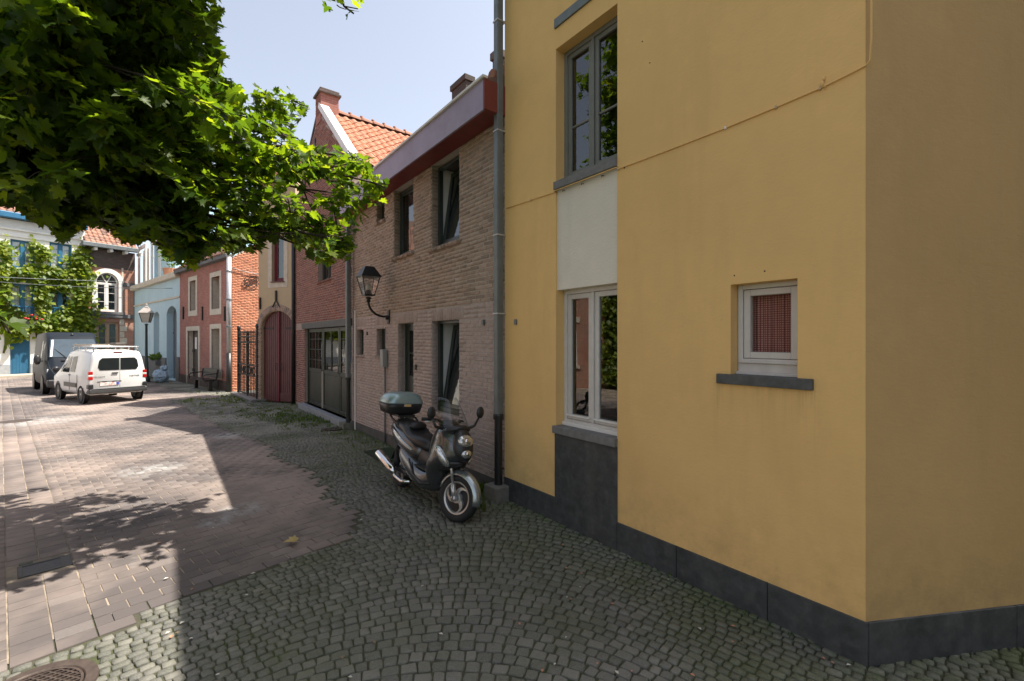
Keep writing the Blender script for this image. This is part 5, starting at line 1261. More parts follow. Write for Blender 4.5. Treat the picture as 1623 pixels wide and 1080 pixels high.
# canopy outline as seen from the street, as a guide for how far the twigs reach
can = [(-900,-900),(350,-900),(352,-10),(345,22),(338,55),(352,95),(345,120),(372,140),(398,178),(406,150),(432,133),(468,150),(488,172),(476,200),(466,226),(520,236),(560,234),(592,252),(584,276),(618,288),(600,322),(566,330),(578,352),(560,392),(548,410),(500,424),(478,400),(462,378),(430,388),(402,402),(340,398),(300,428),(268,404),(240,372),(205,384),(180,358),(140,350),(118,360),(104,382),(92,372),(78,350),(52,346),(40,328),(20,322),(-10,318),(-60,330),(-900,430)]
can2 = [(515,-300),(585,-300),(582,8),(565,26),(545,34),(530,22),(518,6)]
can3 = [(-200,470),(-20,455),(5,478),(26,500),(24,520),(2,545),(-200,560)]
def in_can(p):
    if p[1] < .5: return True
    x, y = proj(p)
    if x < -40 or y < -70 and not (x > 640 and x < 1700): return True
    j = 6; x += random.uniform(-j,j); y += random.uniform(-j,j)
    return inside(can, x, y) or inside(can2, x, y) or inside(can3, x, y)
def P3(px, py, D): return Vector(((px-CX)/FPX*D, D, HC+(CY-py)/FPX*D))
TRK = Vector((-7.0, 3.1, gz(3.1)))
tree = empty('maple_tree', TRK, 0, 'large maple tree whose leafy branches hang over the street from the left', 'tree')
TL = Pieces(); bt = MB(); rt = random.Random(11)
def bez(A, B, C, n): return [A.lerp(B, t/n).lerp(B.lerp(C, t/n), t/n) for t in range(n+1)]
def keep(p):
    if p.y < .5: return True
    x, y = proj(p)
    if y < -40: return True
    return rt.random() < (1. if x < 160 else max(.40, 1.-(x-160)/380))
def leaf_cluster(p, d, n, size):
    if proj(p)[0] > 300 and p.y > .5: size *= .9
    for _ in range(n):
        dd = (Vector(d)*.5+Vector((rt.gauss(0,.8), rt.gauss(0,.8), rt.gauss(-.25,.35)))).normalized()
        q = p+dd*rt.uniform(.03,.10)
        if in_can(q+dd*size*.4) and keep(q): TL.add(leaf_M(q-TRK, dd, size*rt.uniform(.55,1.2), rt), rt.randrange(8))
def twig(p, d, L, r, lv, dens):
    n = 5; pts = [p]; q = Vector(p); dd = Vector(d).normalized()
    for k in range(n):
        dd = (dd+Vector((rt.gauss(0,.16), rt.gauss(0,.16), rt.gauss(-.03,.1)))).normalized(); q = q+dd*L/n; pts.append(q.copy())
    ok = []
    for v in pts:
        if not in_can(v): break
        ok.append(v)
    if len(ok) >= 2: bt.tube([tuple(v-TRK) for v in ok], [r*(1-.75*k/n) for k in range(len(ok))], 4, cap=False)
    for k in range(1, n+1):
        if lv == 0 or k > 2: leaf_cluster(pts[k], dd, rt.randint(1,3) if dens < 1 else rt.randint(2,4), .118)
        if lv > 0:
            for s_ in (-1,1):
                if rt.random() < .62*dens:
                    sd = (dd+Vector((rt.gauss(0,.7), rt.gauss(0,.7), rt.gauss(0,.3)))).normalized(); twig(pts[k], sd, L*rt.uniform(.4,.65), r*.5, lv-1, dens)
def bough(A, C, sag, r, dens=1., tw=.75, start=.35, n=10):
    A, C = Vector(A), Vector(C); B = (A+C)/2+Vector((rt.gauss(0,.2), rt.gauss(0,.2), sag)); pts = bez(A, B, C, n)
    vis = [k for k in range(n+1) if k < 2 or in_can(pts[k]) or proj(pts[k])[0] < -60]
    kk = max(vis) if vis else n
    if vis and all(k in vis for k in range(kk+1)): bt.tube([tuple(v-TRK) for v in pts[:kk+1]], [r*(1-.85*k/n)+.004 for k in range(kk+1)], 6)
    for k in range(int(n*start), n+1):
        d = (pts[min(k+1,n)]-pts[k-1]).normalized()
        for _ in range(2):
            sd = (d*.7+Vector((rt.gauss(0,.6), rt.gauss(0,.6), rt.gauss(0,.35)))).normalized(); twig(pts[k], sd, tw*rt.uniform(.6,1.1), r*.22+.003, 1, dens)
    twig(pts[n], (pts[n]-pts[n-1]), tw, .008, 1, dens)
crot = [TRK+Vector((.1,.0,3.5)), TRK+Vector((.2,.1,3.8)), TRK+Vector((.1,.1,4.8)), TRK+Vector((0,0,5.8))]
for px, py, D, c, dn in ((592,290,5.1,1,1),(545,385,4.9,0,1),(500,398,4.9,0,1),(560,250,5.4,1,1),(462,160,5.4,2,.9),(450,215,5.2,1,.9),(440,370,4.6,0,1),(380,290,4.7,1,1),(330,380,4.5,0,1),(285,400,4.3,0,1),(205,350,4.1,0,1),(120,330,4.2,0,1),(60,320,4.2,0,1),
                      (20,280,4.,0,1),(320,60,4.2,2,1),(320,-10,4.,3,1),(250,0,3.6,2,1),(150,100,3.4,1,1),(260,150,3.7,1,1),(300,230,4.,1,1),(200,250,3.8,1,1),(100,200,3.5,1,1),(50,90,3.3,2,1),(370,180,4.6,2,1),(480,300,5.,1,1),(400,340,5.3,0,1),(330,300,5.4,1,1),(250,330,5.3,0,1),
                      (150,280,5.2,0,1),(60,240,5.,1,1),(240,80,4.9,2,1),(130,30,4.6,2,1),(0,505,2.7,0,1),(-60,420,4.2,0,.9),(180,180,5.3,1,1),(90,120,5.3,2,1),(330,120,5.2,2,1),(540,-60,5.,3,.8),(545,10,5.,3,.5),
   (60,-120,3.6,3,1),(160,-160,3.8,3,1),(250,-130,4.,3,1),(320,-200,4.2,3,1),(200,-300,4.,3,1),(300,-330,4.4,3,1),(80,-260,3.8,3,1),(340,-90,4.1,3,1),(120,-60,4.1,2,1),(220,-60,4.2,2,1),(10,-40,4.2,2,1),(40,-250,3.3,3,1),(120,-330,3.4,3,1),(200,-220,3.6,3,1),(20,-150,3.6,3,1),(260,-260,4.,3,1),(140,-220,4.3,3,1),(420,-200,4.1,3,1),(500,-230,4.2,3,1),(580,-260,4.4,3,1),(380,-300,3.9,3,1),(460,-350,4.0,3,1),(340,-160,3.9,3,1),(300,-420,3.8,3,1),(540,-400,4.2,3,1),(330,-420,4.1,3,1),(30,30,4.4,2,1)):  # boughs mostly above the view, added to shade the leaves below
    bough(crot[c], P3(px,py,D), rt.uniform(.1,.6), rt.uniform(.03,.05), dn)
for k in range(22):
    a = rt.uniform(0,2*PI); rr = rt.uniform(.5,1.)
    e = TRK+Vector((2.0+2.9*rr*math.cos(a), -.2+1.5*rr*math.sin(a), 5.9+rt.uniform(-1.0,1.6)))
    if e.y < .4 and e.x > -3: continue
    bough(crot[rt.randrange(1,4)], e, .4, .05, .55, 1.0, .4, 8)
TL.done('leaf', [(*leaf_shape(i), M['maple'] if i < 6 else M['maple2']) for i in range(8)], tree, 300, Matrix.Translation(TRK), 'leaves')
print('maple leaves', len(TL.it))
bt.build('branches', M['bark'], tree, smooth=True)
b = MB(); b.tube([(0,0,-.1),(.02,.0,.3),(.0,.02,1.5),(.1,0,2.9),(.2,.1,3.8),(.1,.1,4.8),(0,0,5.8),(.0,0,7.5)], [.30,.23,.2,.18,.15,.12,.1,.03], 12); b.build('trunk', M['bark'], tree, smooth=True)
tree2 = None

# vine on the white house
vm = FT.matrix(); vine = empty('climbing_vine', (*FT.P0, 0), FT.rz, 'bright green climbing vine spreading over the white house front', 'vine')
VL = Pieces(); rv = random.Random(5); vb = MB()
def vine_patch(px, py, rx, ry, n, dmax=.3):
    n = int(n*.72)
    for _ in range(n):
        a = rv.uniform(0,2*PI); q = min(1.6, abs(rv.gauss(0,.62))); q = q if rv.random() < .5 else math.sqrt(rv.random()); wob = 1+.35*math.sin(3*a+px)+.25*math.sin(5*a+py); x_ = px+rx*q*wob*math.cos(a)+rv.gauss(0,1.5); y_ = py+ry*q*wob*math.sin(a)+rv.gauss(0,1.5)
        s_, z_ = FT.at(x_, y_); d_ = -.05-abs(rv.gauss(0,dmax*.6))*max(.2,1-q*.5)
        dd = Vector((rv.gauss(0,.6), -abs(rv.gauss(.5,.4)), rv.gauss(-.6,.5))).normalized()
        y = dd; up = Vector((rv.gauss(0,.3),-1,.8)).normalized(); z = (up-y*up.dot(y)).normalized(); x = y.cross(z)
        VL.add(Matrix.Translation((s_, d_, z_)) @ Matrix((x,y,z)).transposed().to_4x4() @ Matrix.Scale(rv.uniform(.14,.32), 4), rv.randrange(4))
for a in ((8,398,13,14,200),(4,440,12,28,350),(2,475,12,32,350),(64,402,17,16,330),(36,432,38,12,500),(90,434,45,12,600),(66,470,17,45,800),(124,412,17,20,400),(130,440,18,28,450),(126,478,20,36,800),(134,512,14,24,350),(62,516,42,15,650),(112,524,34,13,450),(18,512,20,16,350),(28,526,22,12,250),(142,540,9,16,120),(100,505,26,14,350),(100,455,30,10,260)): vine_patch(*a)
VL.done('leaf', [(*small_leaf(i), M['vine']) for i in range(4)], vine, 0, vm, 'leaves')
for px, y0_, y1_ in ((60,590,440),(135,560,420),(5,560,400)):
    pts = [(*[FT.at(px+4*math.sin(k*1.3), y0_+(y1_-y0_)*k/8)[0]], -.05, FT.at(px, y0_+(y1_-y0_)*k/8)[1]) for k in range(9)]; vb.tube(pts, .035, 6)
vb.build('stem', M['bark'], vine, smooth=True)
# greenery across the street, mirrored in the windows
vine2 = empty('climbing_plant', (*Fo.P0, 0), Fo.rz, 'leafy climber on the brick house opposite, seen only as a reflection', 'plant')
V2 = Pieces()
for _ in range(3600):
    s_ = rv.gauss(11.05,.28) if rv.random() < .7 else rv.gauss(3.5,.8); z_ = rv.uniform(.2,3.8); d_ = -abs(rv.gauss(.15,.2))
    y = Vector((rv.gauss(0,.6),-abs(rv.gauss(.5,.4)),rv.gauss(-.6,.5))).normalized(); up = Vector((rv.gauss(0,.3),-1,.8)).normalized(); z = (up-y*up.dot(y)).normalized(); x = y.cross(z)
    V2.add(Matrix.Translation((s_,d_,z_)) @ Matrix((x,y,z)).transposed().to_4x4() @ Matrix.Scale(rv.uniform(.16,.3), 4), rv.randrange(4))
V2.done('leaf', [(*small_leaf(i), M['vine']) for i in range(4)], vine2, 0, Fo.matrix(), 'leaves')

def tuft(P, x, y, n, h, rr=.05):
    for _ in range(n):
        a = rv.uniform(0,2*PI); d = Vector((math.cos(a)*rv.uniform(.2,1), math.sin(a)*rv.uniform(.2,1), rv.uniform(.6,1.6))).normalized()
        z = Vector((rv.gauss(0,1),rv.gauss(0,1),.2)); z = (z-d*z.dot(d)).normalized(); x_ = d.cross(z); s_ = h*rv.uniform(.5,1.2)
        px_, py_ = x+rv.gauss(0,rr), y+rv.gauss(0,rr)
        P.add(Matrix.Translation((px_, py_, gz(py_)-.005)) @ Matrix((x_*.28*s_, d*s_, z*s_)).transposed().to_4x4(), rv.randrange(4))
WD = Pieces()
for cx0, cy0, sx, sy, cnt, h in ((440,655,40,7,120,.07),(495,668,32,6,110,.08),(470,662,70,9,80,.05),(345,634,45,4,90,.08),(545,688,20,4,30,.06),(590,700,25,6,40,.05),(395,645,60,8,110,.05),(620,735,30,20,40,.035),(560,720,50,25,50,.035),(300,626,30,3,50,.09),(400,634,30,3,60,.1)):
    for _ in range(cnt):
        p = g(rv.gauss(cx0,sx), max(604, rv.gauss(cy0,sy)))
        if not behind(p.x,p.y) and not inside(pav_poly,p.x,p.y): tuft(WD, p.x, p.y, rv.randint(5,11), h)
for F, a0_, a1_ in ((FB,.1,FB.L-.3),(FG,.1,FG.L-.1),(FN,.0,FN.L),(FY,.3,FY.L-.3),(FR,1,FR.L)):
    s_ = a0_
    while s_ < a1_:
        q = F.W(s_, -.04-abs(rv.gauss(0,.03))); tuft(WD, q.x, q.y, rv.randint(2,5), .035 if F is FY else .06, .02); s_ += rv.uniform(.05,.22) if F is not FY else rv.uniform(.04,.22)
weeds = tag(bpy.data.objects.new('weeds', None), 'low weeds and grass growing between the cobbles and along the walls', 'weeds'); COL.objects.link(weeds)
WD.done('grass', [(*small_leaf(10+i), M['weed']) for i in range(4)], weeds, 0, rest='grass_blades')
# weed plant by the pipe foot
WP = Pieces()
for _ in range(7):
    p = g(768+rv.gauss(0,8), 782+rv.gauss(0,9)); 
    if behind(p.x,p.y): continue
    tuft(WP, p.x, p.y, 14, .13, .05)
for _ in range(4): p = g(768+rv.gauss(0,6), 802+rv.gauss(0,5)); tuft(WP, p.x, p.y, 10, .07, .04)
wp = tag(bpy.data.objects.new('weed_clump', None), 'leafy green weed growing between the scooter wheel and concrete block', 'plant'); COL.objects.link(wp)
WP.done('leaf', [(*small_leaf(20+i), M['weed']) for i in range(4)], wp, 0, rest='leaves')
# potted plant on the blue cornice, window box, flowers
terr = pm('terracotta', (.45,.2,.11), .7, var=.1)
def pot_plant(name, loc, rz, s, label, n, h, box=False, cat='plant'):
    e = empty(name, loc, rz, label, cat); b = MB()
    if box: b.box(-.5*s,.5*s,-.12,.12,0,.2)
    else: b.lathe([(.0,0),(.16*s,0),(.22*s,.3*s),(.19*s,.3*s),(.0,.26*s)], n=14)
    b.build('pot' if not box else 'trough', terr if not box else M['greyplinth'], e)
    P = Pieces()
    for _ in range(n):
        a = rv.uniform(0,2*PI); d = Vector((math.cos(a), math.sin(a), rv.uniform(.2,1.8))).normalized(); o_ = Vector((rv.uniform(-.45,.45)*s if box else rv.gauss(0,.08)*s, rv.gauss(0,.05), (.2 if box else .3*s)+rv.uniform(0,h*.6)))+d*rv.uniform(0,h*.5)
        z = Vector((rv.gauss(0,1),rv.gauss(0,1),1)); z = (z-d*z.dot(d)).normalized(); x_ = d.cross(z); k = rv.uniform(.12,.24)
        P.add(Matrix.Translation(o_) @ Matrix((x_*k,d*k,z*k)).transposed().to_4x4(), rv.randrange(4))
    P.done('leaf', [(*small_leaf(30+i), M['weed']) for i in range(4)], e, 0, rest='leaves'); return e
a_, z_ = FL.at(270,440,.3); q = FL.W(a_,.3); pot_plant('potted_plant', (q.x,q.y,HL+.3), FL.rz, 1.6, 'green potted plant standing on the cornice of the blue house', 160, 1.3)
a_, z_ = FL.at(247,578,-.15); q = FL.W(a_,-.17); pot_plant('window_box', (q.x,q.y,z_), FL.rz, 1.1, 'small planted window box under the blue house window', 80, .35, True, 'window box')
a_, z_ = FT.at(44,514,-.2); q = FT.W(a_,-.2); fb = pot_plant('flower_box', (q.x,q.y,z_), FT.rz, 1.2, 'flower box with red geraniums on the white house', 60, .3, True, 'flower box')
pet = pm('red_petals', (.5,.02,.02), .6, var=.2)
for k in range(9): b = MB(); b.ball((rv.uniform(-.55,.55),-.15+rv.gauss(0,.05),.35+rv.gauss(0,.07)), (.07,.07,.06), 7, 5); b.build('flower', pet, fb)
p = g(285,607); pl_ = pot_plant('weed_tuft', (p.x+.3,p.y-.3,gz(p.y)-.45), 0, 1.3, 'clump of small weeds at the corner of red and blue house', 90, .5); bpy.data.objects.remove(pl_.children[0])  # leaves for the small weeds there; the pot is removed
# fallen leaf and litter
p = g(469, 863); v_, f_ = leaf_shape(3); b = MB(); b.add([(x*.12,y*.12,z*.12) for x,y,z in v_], f_); o = b.build('fallen_leaf', pm('dry_leaf', (.36,.27,.10), .7, var=.2)); o.location = (p.x,p.y,gz(p.y)+.03); o.rotation_euler = (.25,-.1,1.9); tag(o, 'single dry yellow maple leaf lying on the dark paving', 'leaf')
lt = MB(); 
for _ in range(70):
    px_, py_ = rv.uniform(250,1400), rv.uniform(800,1078); p = g(px_,py_)
    if behind(p.x,p.y): continue
    s_ = rv.uniform(.006,.013); a_ = rv.uniform(0,6); z_ = gz(p.y)+.014
    lt.add([(p.x+s_*math.cos(a_)*1.6,p.y+s_*math.sin(a_)*1.6,z_),(p.x+s_*math.cos(a_+1.6),p.y+s_*math.sin(a_+1.6),z_+.004),(p.x+s_*math.cos(a_+3.1)*1.5,p.y+s_*math.sin(a_+3.1)*1.5,z_),(p.x+s_*math.cos(a_+4.7),p.y+s_*math.sin(a_+4.7),z_+.003)], [(0,1,2,3)], rv.randrange(3))
tag(lt.build('litter', [pm('dry_scrap', (.45,.2,.11), .8, var=.2), pm('pale_scrap', (.5,.48,.42), .8, var=.2), pm('brown_scrap', (.2,.14,.08), .8, var=.2)]), 'tiny dry leaf scraps and grit scattered over the cobbles', kind='stuff')
# ================================================================== SCOOTER
def se(n, e, fx, fy, c, hw, hh):
    """super ellipse ring"""
    out = []
    for k in range(n):
        a = 2*PI*k/n; ca, sa = math.cos(a), math.sin(a)
        out.append((c[0]+hw*math.copysign(abs(ca)**(2/e), ca), c[1]+hh*math.copysign(abs(sa)**(2/e), sa)))
    return out
def secx(x, zb, zt, hw, e=2.6, n=20): return [(x, p, q) for p, q in se(n, e, 0, 0, (0,(zb+zt)/2), hw, (zt-zb)/2)]
def secz(z, xr, xf, hw, e=2.3, n=20, nose=0.):
    r = []
    for p, q in se(n, e, 0, 0, ((xr+xf)/2,0), (xf-xr)/2, hw):
        t = (p-xr)/(xf-xr); r.append((p, q*(1-nose*t*t), z))
    return r
pf, pr_ = g(722, 825), g(641, 775)
sdirv = (pf-pr_).normalized(); srot = math.atan2(sdirv.y, sdirv.x)
sm = empty('scooter', (0,0,0), 0, 'dark grey green motor scooter with top case parked against the brick wall', 'scooter')
S0 = pf-sdirv*.75; sm.matrix_world = Matrix.Translation((S0.x, S0.y, gz(S0.y))) @ Matrix.Rotation(srot, 4, 'Z') @ Matrix.Rotation(math.radians(-5), 4, 'X')
paint = pm('scooter_paint', (.09,.10,.105), .26, metal=.75, var=.05, vs=3, coat=.6)
silver = pm('scooter_silver', (.38,.42,.42), .26, metal=.75, var=.05, vs=3, coat=.5)
blackp = pm('scooter_plastic', (.022,.022,.023), .38, var=.1)
seatm = pm('scooter_vinyl', (.014,.014,.015), .42, var=.1, bump=.15, bs=250)
rubber = pm('rubber', (.016,.016,.016), .75, var=.15, bump=.1)
chrome = pm('chrome', (.75,.74,.72), .12, metal=1., var=.04)
alloy = pm('alloy', (.55,.55,.54), .35, metal=.8, var=.06)
lens = pm('lens_clear', (.55,.55,.54), .12, metal=.7, var=.4, vs=45, coat=1)
lensg = glass_mat('lens_glass', (.95,.95,.95))
caselid = pm('case_lid_paint', (.30,.40,.40), .3, metal=.35, var=.04, coat=.5)
def wheel(parent, r, wd, rim, mats, spokes=3, name='wheel', flip=1, Mx=None):
    """axis along y, centre at origin"""
    tr = r-rim; prof = []
    for k in range(13):
        a = -PI*.5-PI*1.0*(k/12-.5)*1.0
    b = MB(); b.M = Mx
    pr2 = [(rim-.004, -wd*.36),(rim+.01,-wd*.46),(r-tr*.45,-wd*.5),(r-tr*.15,-wd*.40),(r-.004,-wd*.2),(r,0),(r-.004,wd*.2),(r-tr*.15,wd*.40),(r-tr*.45,wd*.5),(rim+.01,wd*.46),(rim-.004,wd*.36)]
    b.lathe(pr2, axis='y', n=36, cap=False); ty_ = b.build('tyre', mats[0], parent, smooth=True)
    b = MB(); b.M = Mx
    b.lathe([(rim+.004,-wd*.38),(rim-.012,-wd*.40),(rim-.022,-wd*.3),(rim-.022,wd*.3),(rim-.012,wd*.40),(rim+.004,wd*.38)], axis='y', n=36, cap=False)
    b.lathe([(.02,-wd*.42),(.055,-wd*.40),(.06,-wd*.1),(.06,wd*.1),(.055,wd*.40),(.02,wd*.42)], axis='y', n=20)
    for s_ in range(spokes):
        a0_ = 2*PI*s_/spokes; secs = []
        for k in range(7):
            t = k/6; rr = .045+(rim-.06)*t; a = a0_+flip*1.0*t*t; w_ = .42-.1*t
            w2 = (.055-.012*t)/max(rr,.05)
            y_ = wd*(.34-.08*t)
            ring = []
            for aa, yy in ((a-w2*.5,-y_),(a+w2*.5,-y_),(a+w2*.5,y_),(a-w2*.5,y_)): ring.append((rr*math.sin(aa), yy, rr*math.cos(aa)))
            secs.append(ring)
        b.loft(secs)
    rm_ = b.build('rim', mats[1], parent)
    b = MB(); b.M = Mx; b.lathe([(.0,-.012),(rim-.02,-.012),(rim-.02,.012),(.0,.012)], axis='y', n=28); b.build('hub_plate', M['metal_black'], parent)
    for p_ in rm_.data.polygons: p_.use_smooth = len(p_.vertices) == 4 and p_.index < 36*5
    return ty_
steer = math.radians(22); axt = Vector((.50,0,1.0)); axb = Vector((.72,0,.30)); axd = (axt-axb).normalized()
STR = Matrix.Translation(axb) @ Matrix.Rotation(steer, 4, axd) @ Matrix.Translation(-axb)
# front wheel
FWM = STR @ Matrix.Translation((.765,0,.252))
wf = bpy.data.objects.new('front_wheel', None); COL.objects.link(wf); wf.parent = sm
wheel(wf, .252, .115, .172, (rubber, alloy), 3, Mx=FWM)
b = MB(); b.M = FWM; b.lathe([(.075,.058),(.115,.058),(.115,.063),(.075,.063)], axis='y', n=28); b.build('brake_disc', chrome, wf)
wr = bpy.data.objects.new('rear_wheel', None); COL.objects.link(wr); wr.parent = sm
wheel(wr, .245, .13, .165, (rubber, alloy), 3, Mx=Matrix.Translation((-.70,0,.245)))
# fork and front mudguard
for s_ in (-1,1):
    b = MB(); b.M = STR; y_ = .085*s_; b.tube([(.765,y_,.252),(.72,y_,.40)], .026, 10); b.tube([(.725,y_,.38),(.60,y_,.74)], .016, 10); b.tube([(.765,y_-.02*s_,.252),(.765,y_+.022*s_,.252)], .03, 10); b.build('fork_leg', alloy, sm, smooth=True)
secs = []
for k in range(15):
    a = math.radians(-8+k*(172/14)); rr = .285+.012*math.sin(a); hw = .078-.02*abs(k/14-.5)*2
    ring = []
    for q in range(9):
        t = -1+q/4; ring.append((.765+math.cos(a)*(rr-.05*t*t), hw*t, .252+math.sin(a)*(rr-.05*t*t)))
    for q in range(8,-1,-1):
        t = -1+q/4; ring.append((.765+math.cos(a)*(rr-.012-.05*t*t), (hw-.006)*t, .252+math.sin(a)*(rr-.012-.05*t*t)))
    secs.append(ring)
b = MB(); b.M = STR; b.loft(secs); b.build('front_mudguard', silver, sm, smooth=True)
# front fairing
b = MB(); b.loft([secz(.26,.30,.46,.13), secz(.34,.27,.50,.185), secz(.46,.26,.50,.215,nose=.1), secz(.55,.27,.60,.235,nose=.2), secz(.61,.28,.78,.245,nose=.38), secz(.68,.30,.85,.24,nose=.5), secz(.76,.33,.86,.225,nose=.5), secz(.84,.36,.835,.21,nose=.46), secz(.91,.38,.79,.205,nose=.4), secz(.965,.42,.70,.165,nose=.3), secz(.99,.46,.64,.11)])
b.build('front_fairing', paint, sm, smooth=True, sub=1)
b = MB(); b.loft([secz(.42,.29,.40,.13), secz(.52,.265,.42,.165), secz(.70,.275,.42,.175), secz(.86,.32,.44,.165), secz(.97,.36,.5,.14)]); b.build('inner_panel', blackp, sm, smooth=True, sub=1)
# black wheel arch under the nose
b = MB(); b.loft([secz(.50,.46,.56,.13), secz(.545,.46,.70,.15), secz(.60,.44,.79,.165,nose=.3), secz(.64,.44,.83,.17,nose=.35)]); b.build('wheel_arch', blackp, sm, smooth=True)
# headlight mask
Rm = Matrix.Rotation(math.radians(-20), 3, 'Y')
b = MB(); b.ball((.79,0,.82), (.085,.12,.185), 20, 12, R=Rm); b.build('headlight_mask', blackp, sm, smooth=True)
for z_, x_, r_, y_, ry in ((.872,.838,.070,0,.095),(.745,.864,.052,0,.066)):
    hl = MB(); hl.ball((x_,y_,z_), (.040,ry,r_), 18, 12, R=Rm); ho = hl.build('headlight', lens, sm, smooth=True)
    hb_ = MB(); hb_.ball((x_+.022,y_,z_), (.026,r_*.5,r_*.5), 12, 8); hb_.build('bulb', chrome, ho, smooth=True)
for s_ in (-1,1):
    R_ = Matrix.Rotation(math.radians(-38)*s_, 3, 'Z') @ Matrix.Rotation(math.radians(50), 3, 'Y')
    b = MB(); b.ball((.66,.184*s_,.69), (.125,.028,.042), 14, 10, R=R_); b.build('turn_signal', lens, sm, smooth=True)
    b = MB(); b.ball((.655,.178*s_,.69), (.140,.022,.052), 14, 10, R=R_); b.build('turn_signal_bezel', silver, sm, smooth=True)
# windscreen
secs = []
for k in range(8):
    t = k/7; z_ = .94+.36*t; xc = .71-.29*t+.04*t*t; hw = .19-.05*t*t*1.4; ring = []
    for q in range(11):
        u_ = -1+q/5; ring.append((xc-.10*u_*u_, hw*u_, z_))
    for q in range(10,-1,-1):
        u_ = -1+q/5; ring.append((xc-.006-.10*u_*u_, hw*u_, z_))
    secs.append(ring)
b = MB(); b.loft(secs); b.build('windscreen', glass_mat('screen_plastic', (.96,.97,.97), .35), sm, smooth=True)
b = MB(); b.ball((.66,0,.965), (.12,.15,.05), 16, 8, R=Matrix.Rotation(math.radians(-20),3,'Y')); b.build('dashboard_cowl', blackp, sm, smooth=True)
# handlebar
b = MB(); b.M = STR; b.ball((.47,0,1.0), (.10,.15,.055), 14, 8); b.tube([(.49,-.14,1.02),(.44,-.2,1.04),(.38,-.34,1.03)], .014, 8); b.tube([(.49,.14,1.02),(.44,.2,1.04),(.38,.34,1.03)], .014, 8); b.build('handlebar', blackp, sm, smooth=True)
for s_ in (-1,1):
    b = MB(); b.M = STR; b.tube([(.415,.25*s_,1.037),(.375,.36*s_,1.03)], .020, 10); b.build('grip', rubber, sm, smooth=True)
    b = MB(); b.M = STR; b.tube([(.47,.22*s_,1.03),(.46,.3*s_,1.02),(.43,.37*s_,1.01)], .007, 6); b.build('brake_lever', alloy, sm, smooth=True)
    b = MB(); b.tube([(.62,.17*s_,.98),(.60,.25*s_,1.00),(.60,.30*s_,1.09)], [.020,.016,.012], 8); mo = b.build('mirror_stalk', blackp, sm, smooth=True)
    b = MB(); b.ball((.60,.315*s_,1.15), (.028,.05,.07), 14, 10); b.build('mirror', blackp, sm, smooth=True)
# lower body, floor, tail, seat
b = MB(); b.loft([secx(.50,.30,.40,.07), secx(.44,.24,.50,.15), secx(.30,.20,.47,.205), secx(.12,.19,.45,.215), secx(-.08,.21,.52,.205), secx(-.30,.27,.58,.195), secx(-.45,.34,.60,.185), secx(-.6,.45,.62,.15)]); b.build('lower_body', paint, sm, smooth=True, sub=1)
b = MB(); b.loft([secx(.34,.40,.62,.09), secx(.15,.40,.63,.095), secx(-.05,.42,.70,.11), secx(-.2,.45,.72,.13)]); b.build('centre_tunnel', blackp, sm, smooth=True, sub=1)
for s_ in (-1,1):
    b = MB(); b.box(-.0,.36,.12*s_-.07,.12*s_+.07,.448,.468); b.build('floorboard', rubber, sm, bevel=.01)
    b = MB(); b.tube([(-.12,.198*s_,.50),(.05,.212*s_,.36),(.25,.205*s_,.30),(.40,.165*s_,.33)], .014, 6); b.build('side_trim', blackp, sm, smooth=True)
b = MB(); b.loft([secx(.02,.50,.66,.10), secx(-.10,.47,.72,.165), secx(-.28,.48,.77,.195), secx(-.48,.52,.81,.205), secx(-.68,.57,.84,.19), secx(-.86,.66,.86,.145), secx(-1.0,.75,.86,.08), secx(-1.05,.79,.84,.03)]); b.build('tail_fairing', paint, sm, smooth=True, sub=1)
for s_ in (-1,1):
    b = MB(); secs = []
    for t in range(9):
        x_ = -.12-.78*t/8; zc_ = .60+.20*(t/8); hw_ = [.168,.19,.202,.208,.208,.2,.185,.155,.12][t]+.004
        h_ = .05*math.sin(PI*(t+1)/10)+.01
        secs.append([(x_, s_*(hw_-.02), zc_-h_), (x_, s_*(hw_+.004), zc_-h_*.4), (x_, s_*(hw_+.003), zc_+h_*.4), (x_, s_*(hw_-.028), zc_+h_)])
    b.loft(secs); b.build('tail_side_panel', silver, sm, smooth=True, sub=1)
    b = MB(); b.tube([(-.42,.198*s_,.70),(-.62,.196*s_,.765),(-.80,.165*s_,.80)], .011, 6); b.build('tail_strip', chrome, sm, smooth=True)
b = MB(); b.loft([secx(.14,.62,.70,.06), secx(.10,.60,.755,.10), secx(-.02,.62,.785,.145), secx(-.18,.66,.79,.17), secx(-.32,.69,.80,.175)]+[secx(-.40,.70,.885,.165), secx(-.55,.74,.90,.165), secx(-.74,.78,.905,.14), secx(-.86,.81,.89,.09)]); b.build('seat', seatm, sm, smooth=True, sub=1)
b = MB(); b.ball((-.345,0,.86), (.05,.12,.06), 14, 8, R=Matrix.Rotation(math.radians(-25),3,'Y')); b.build('seat_bolster', seatm, sm, smooth=True)
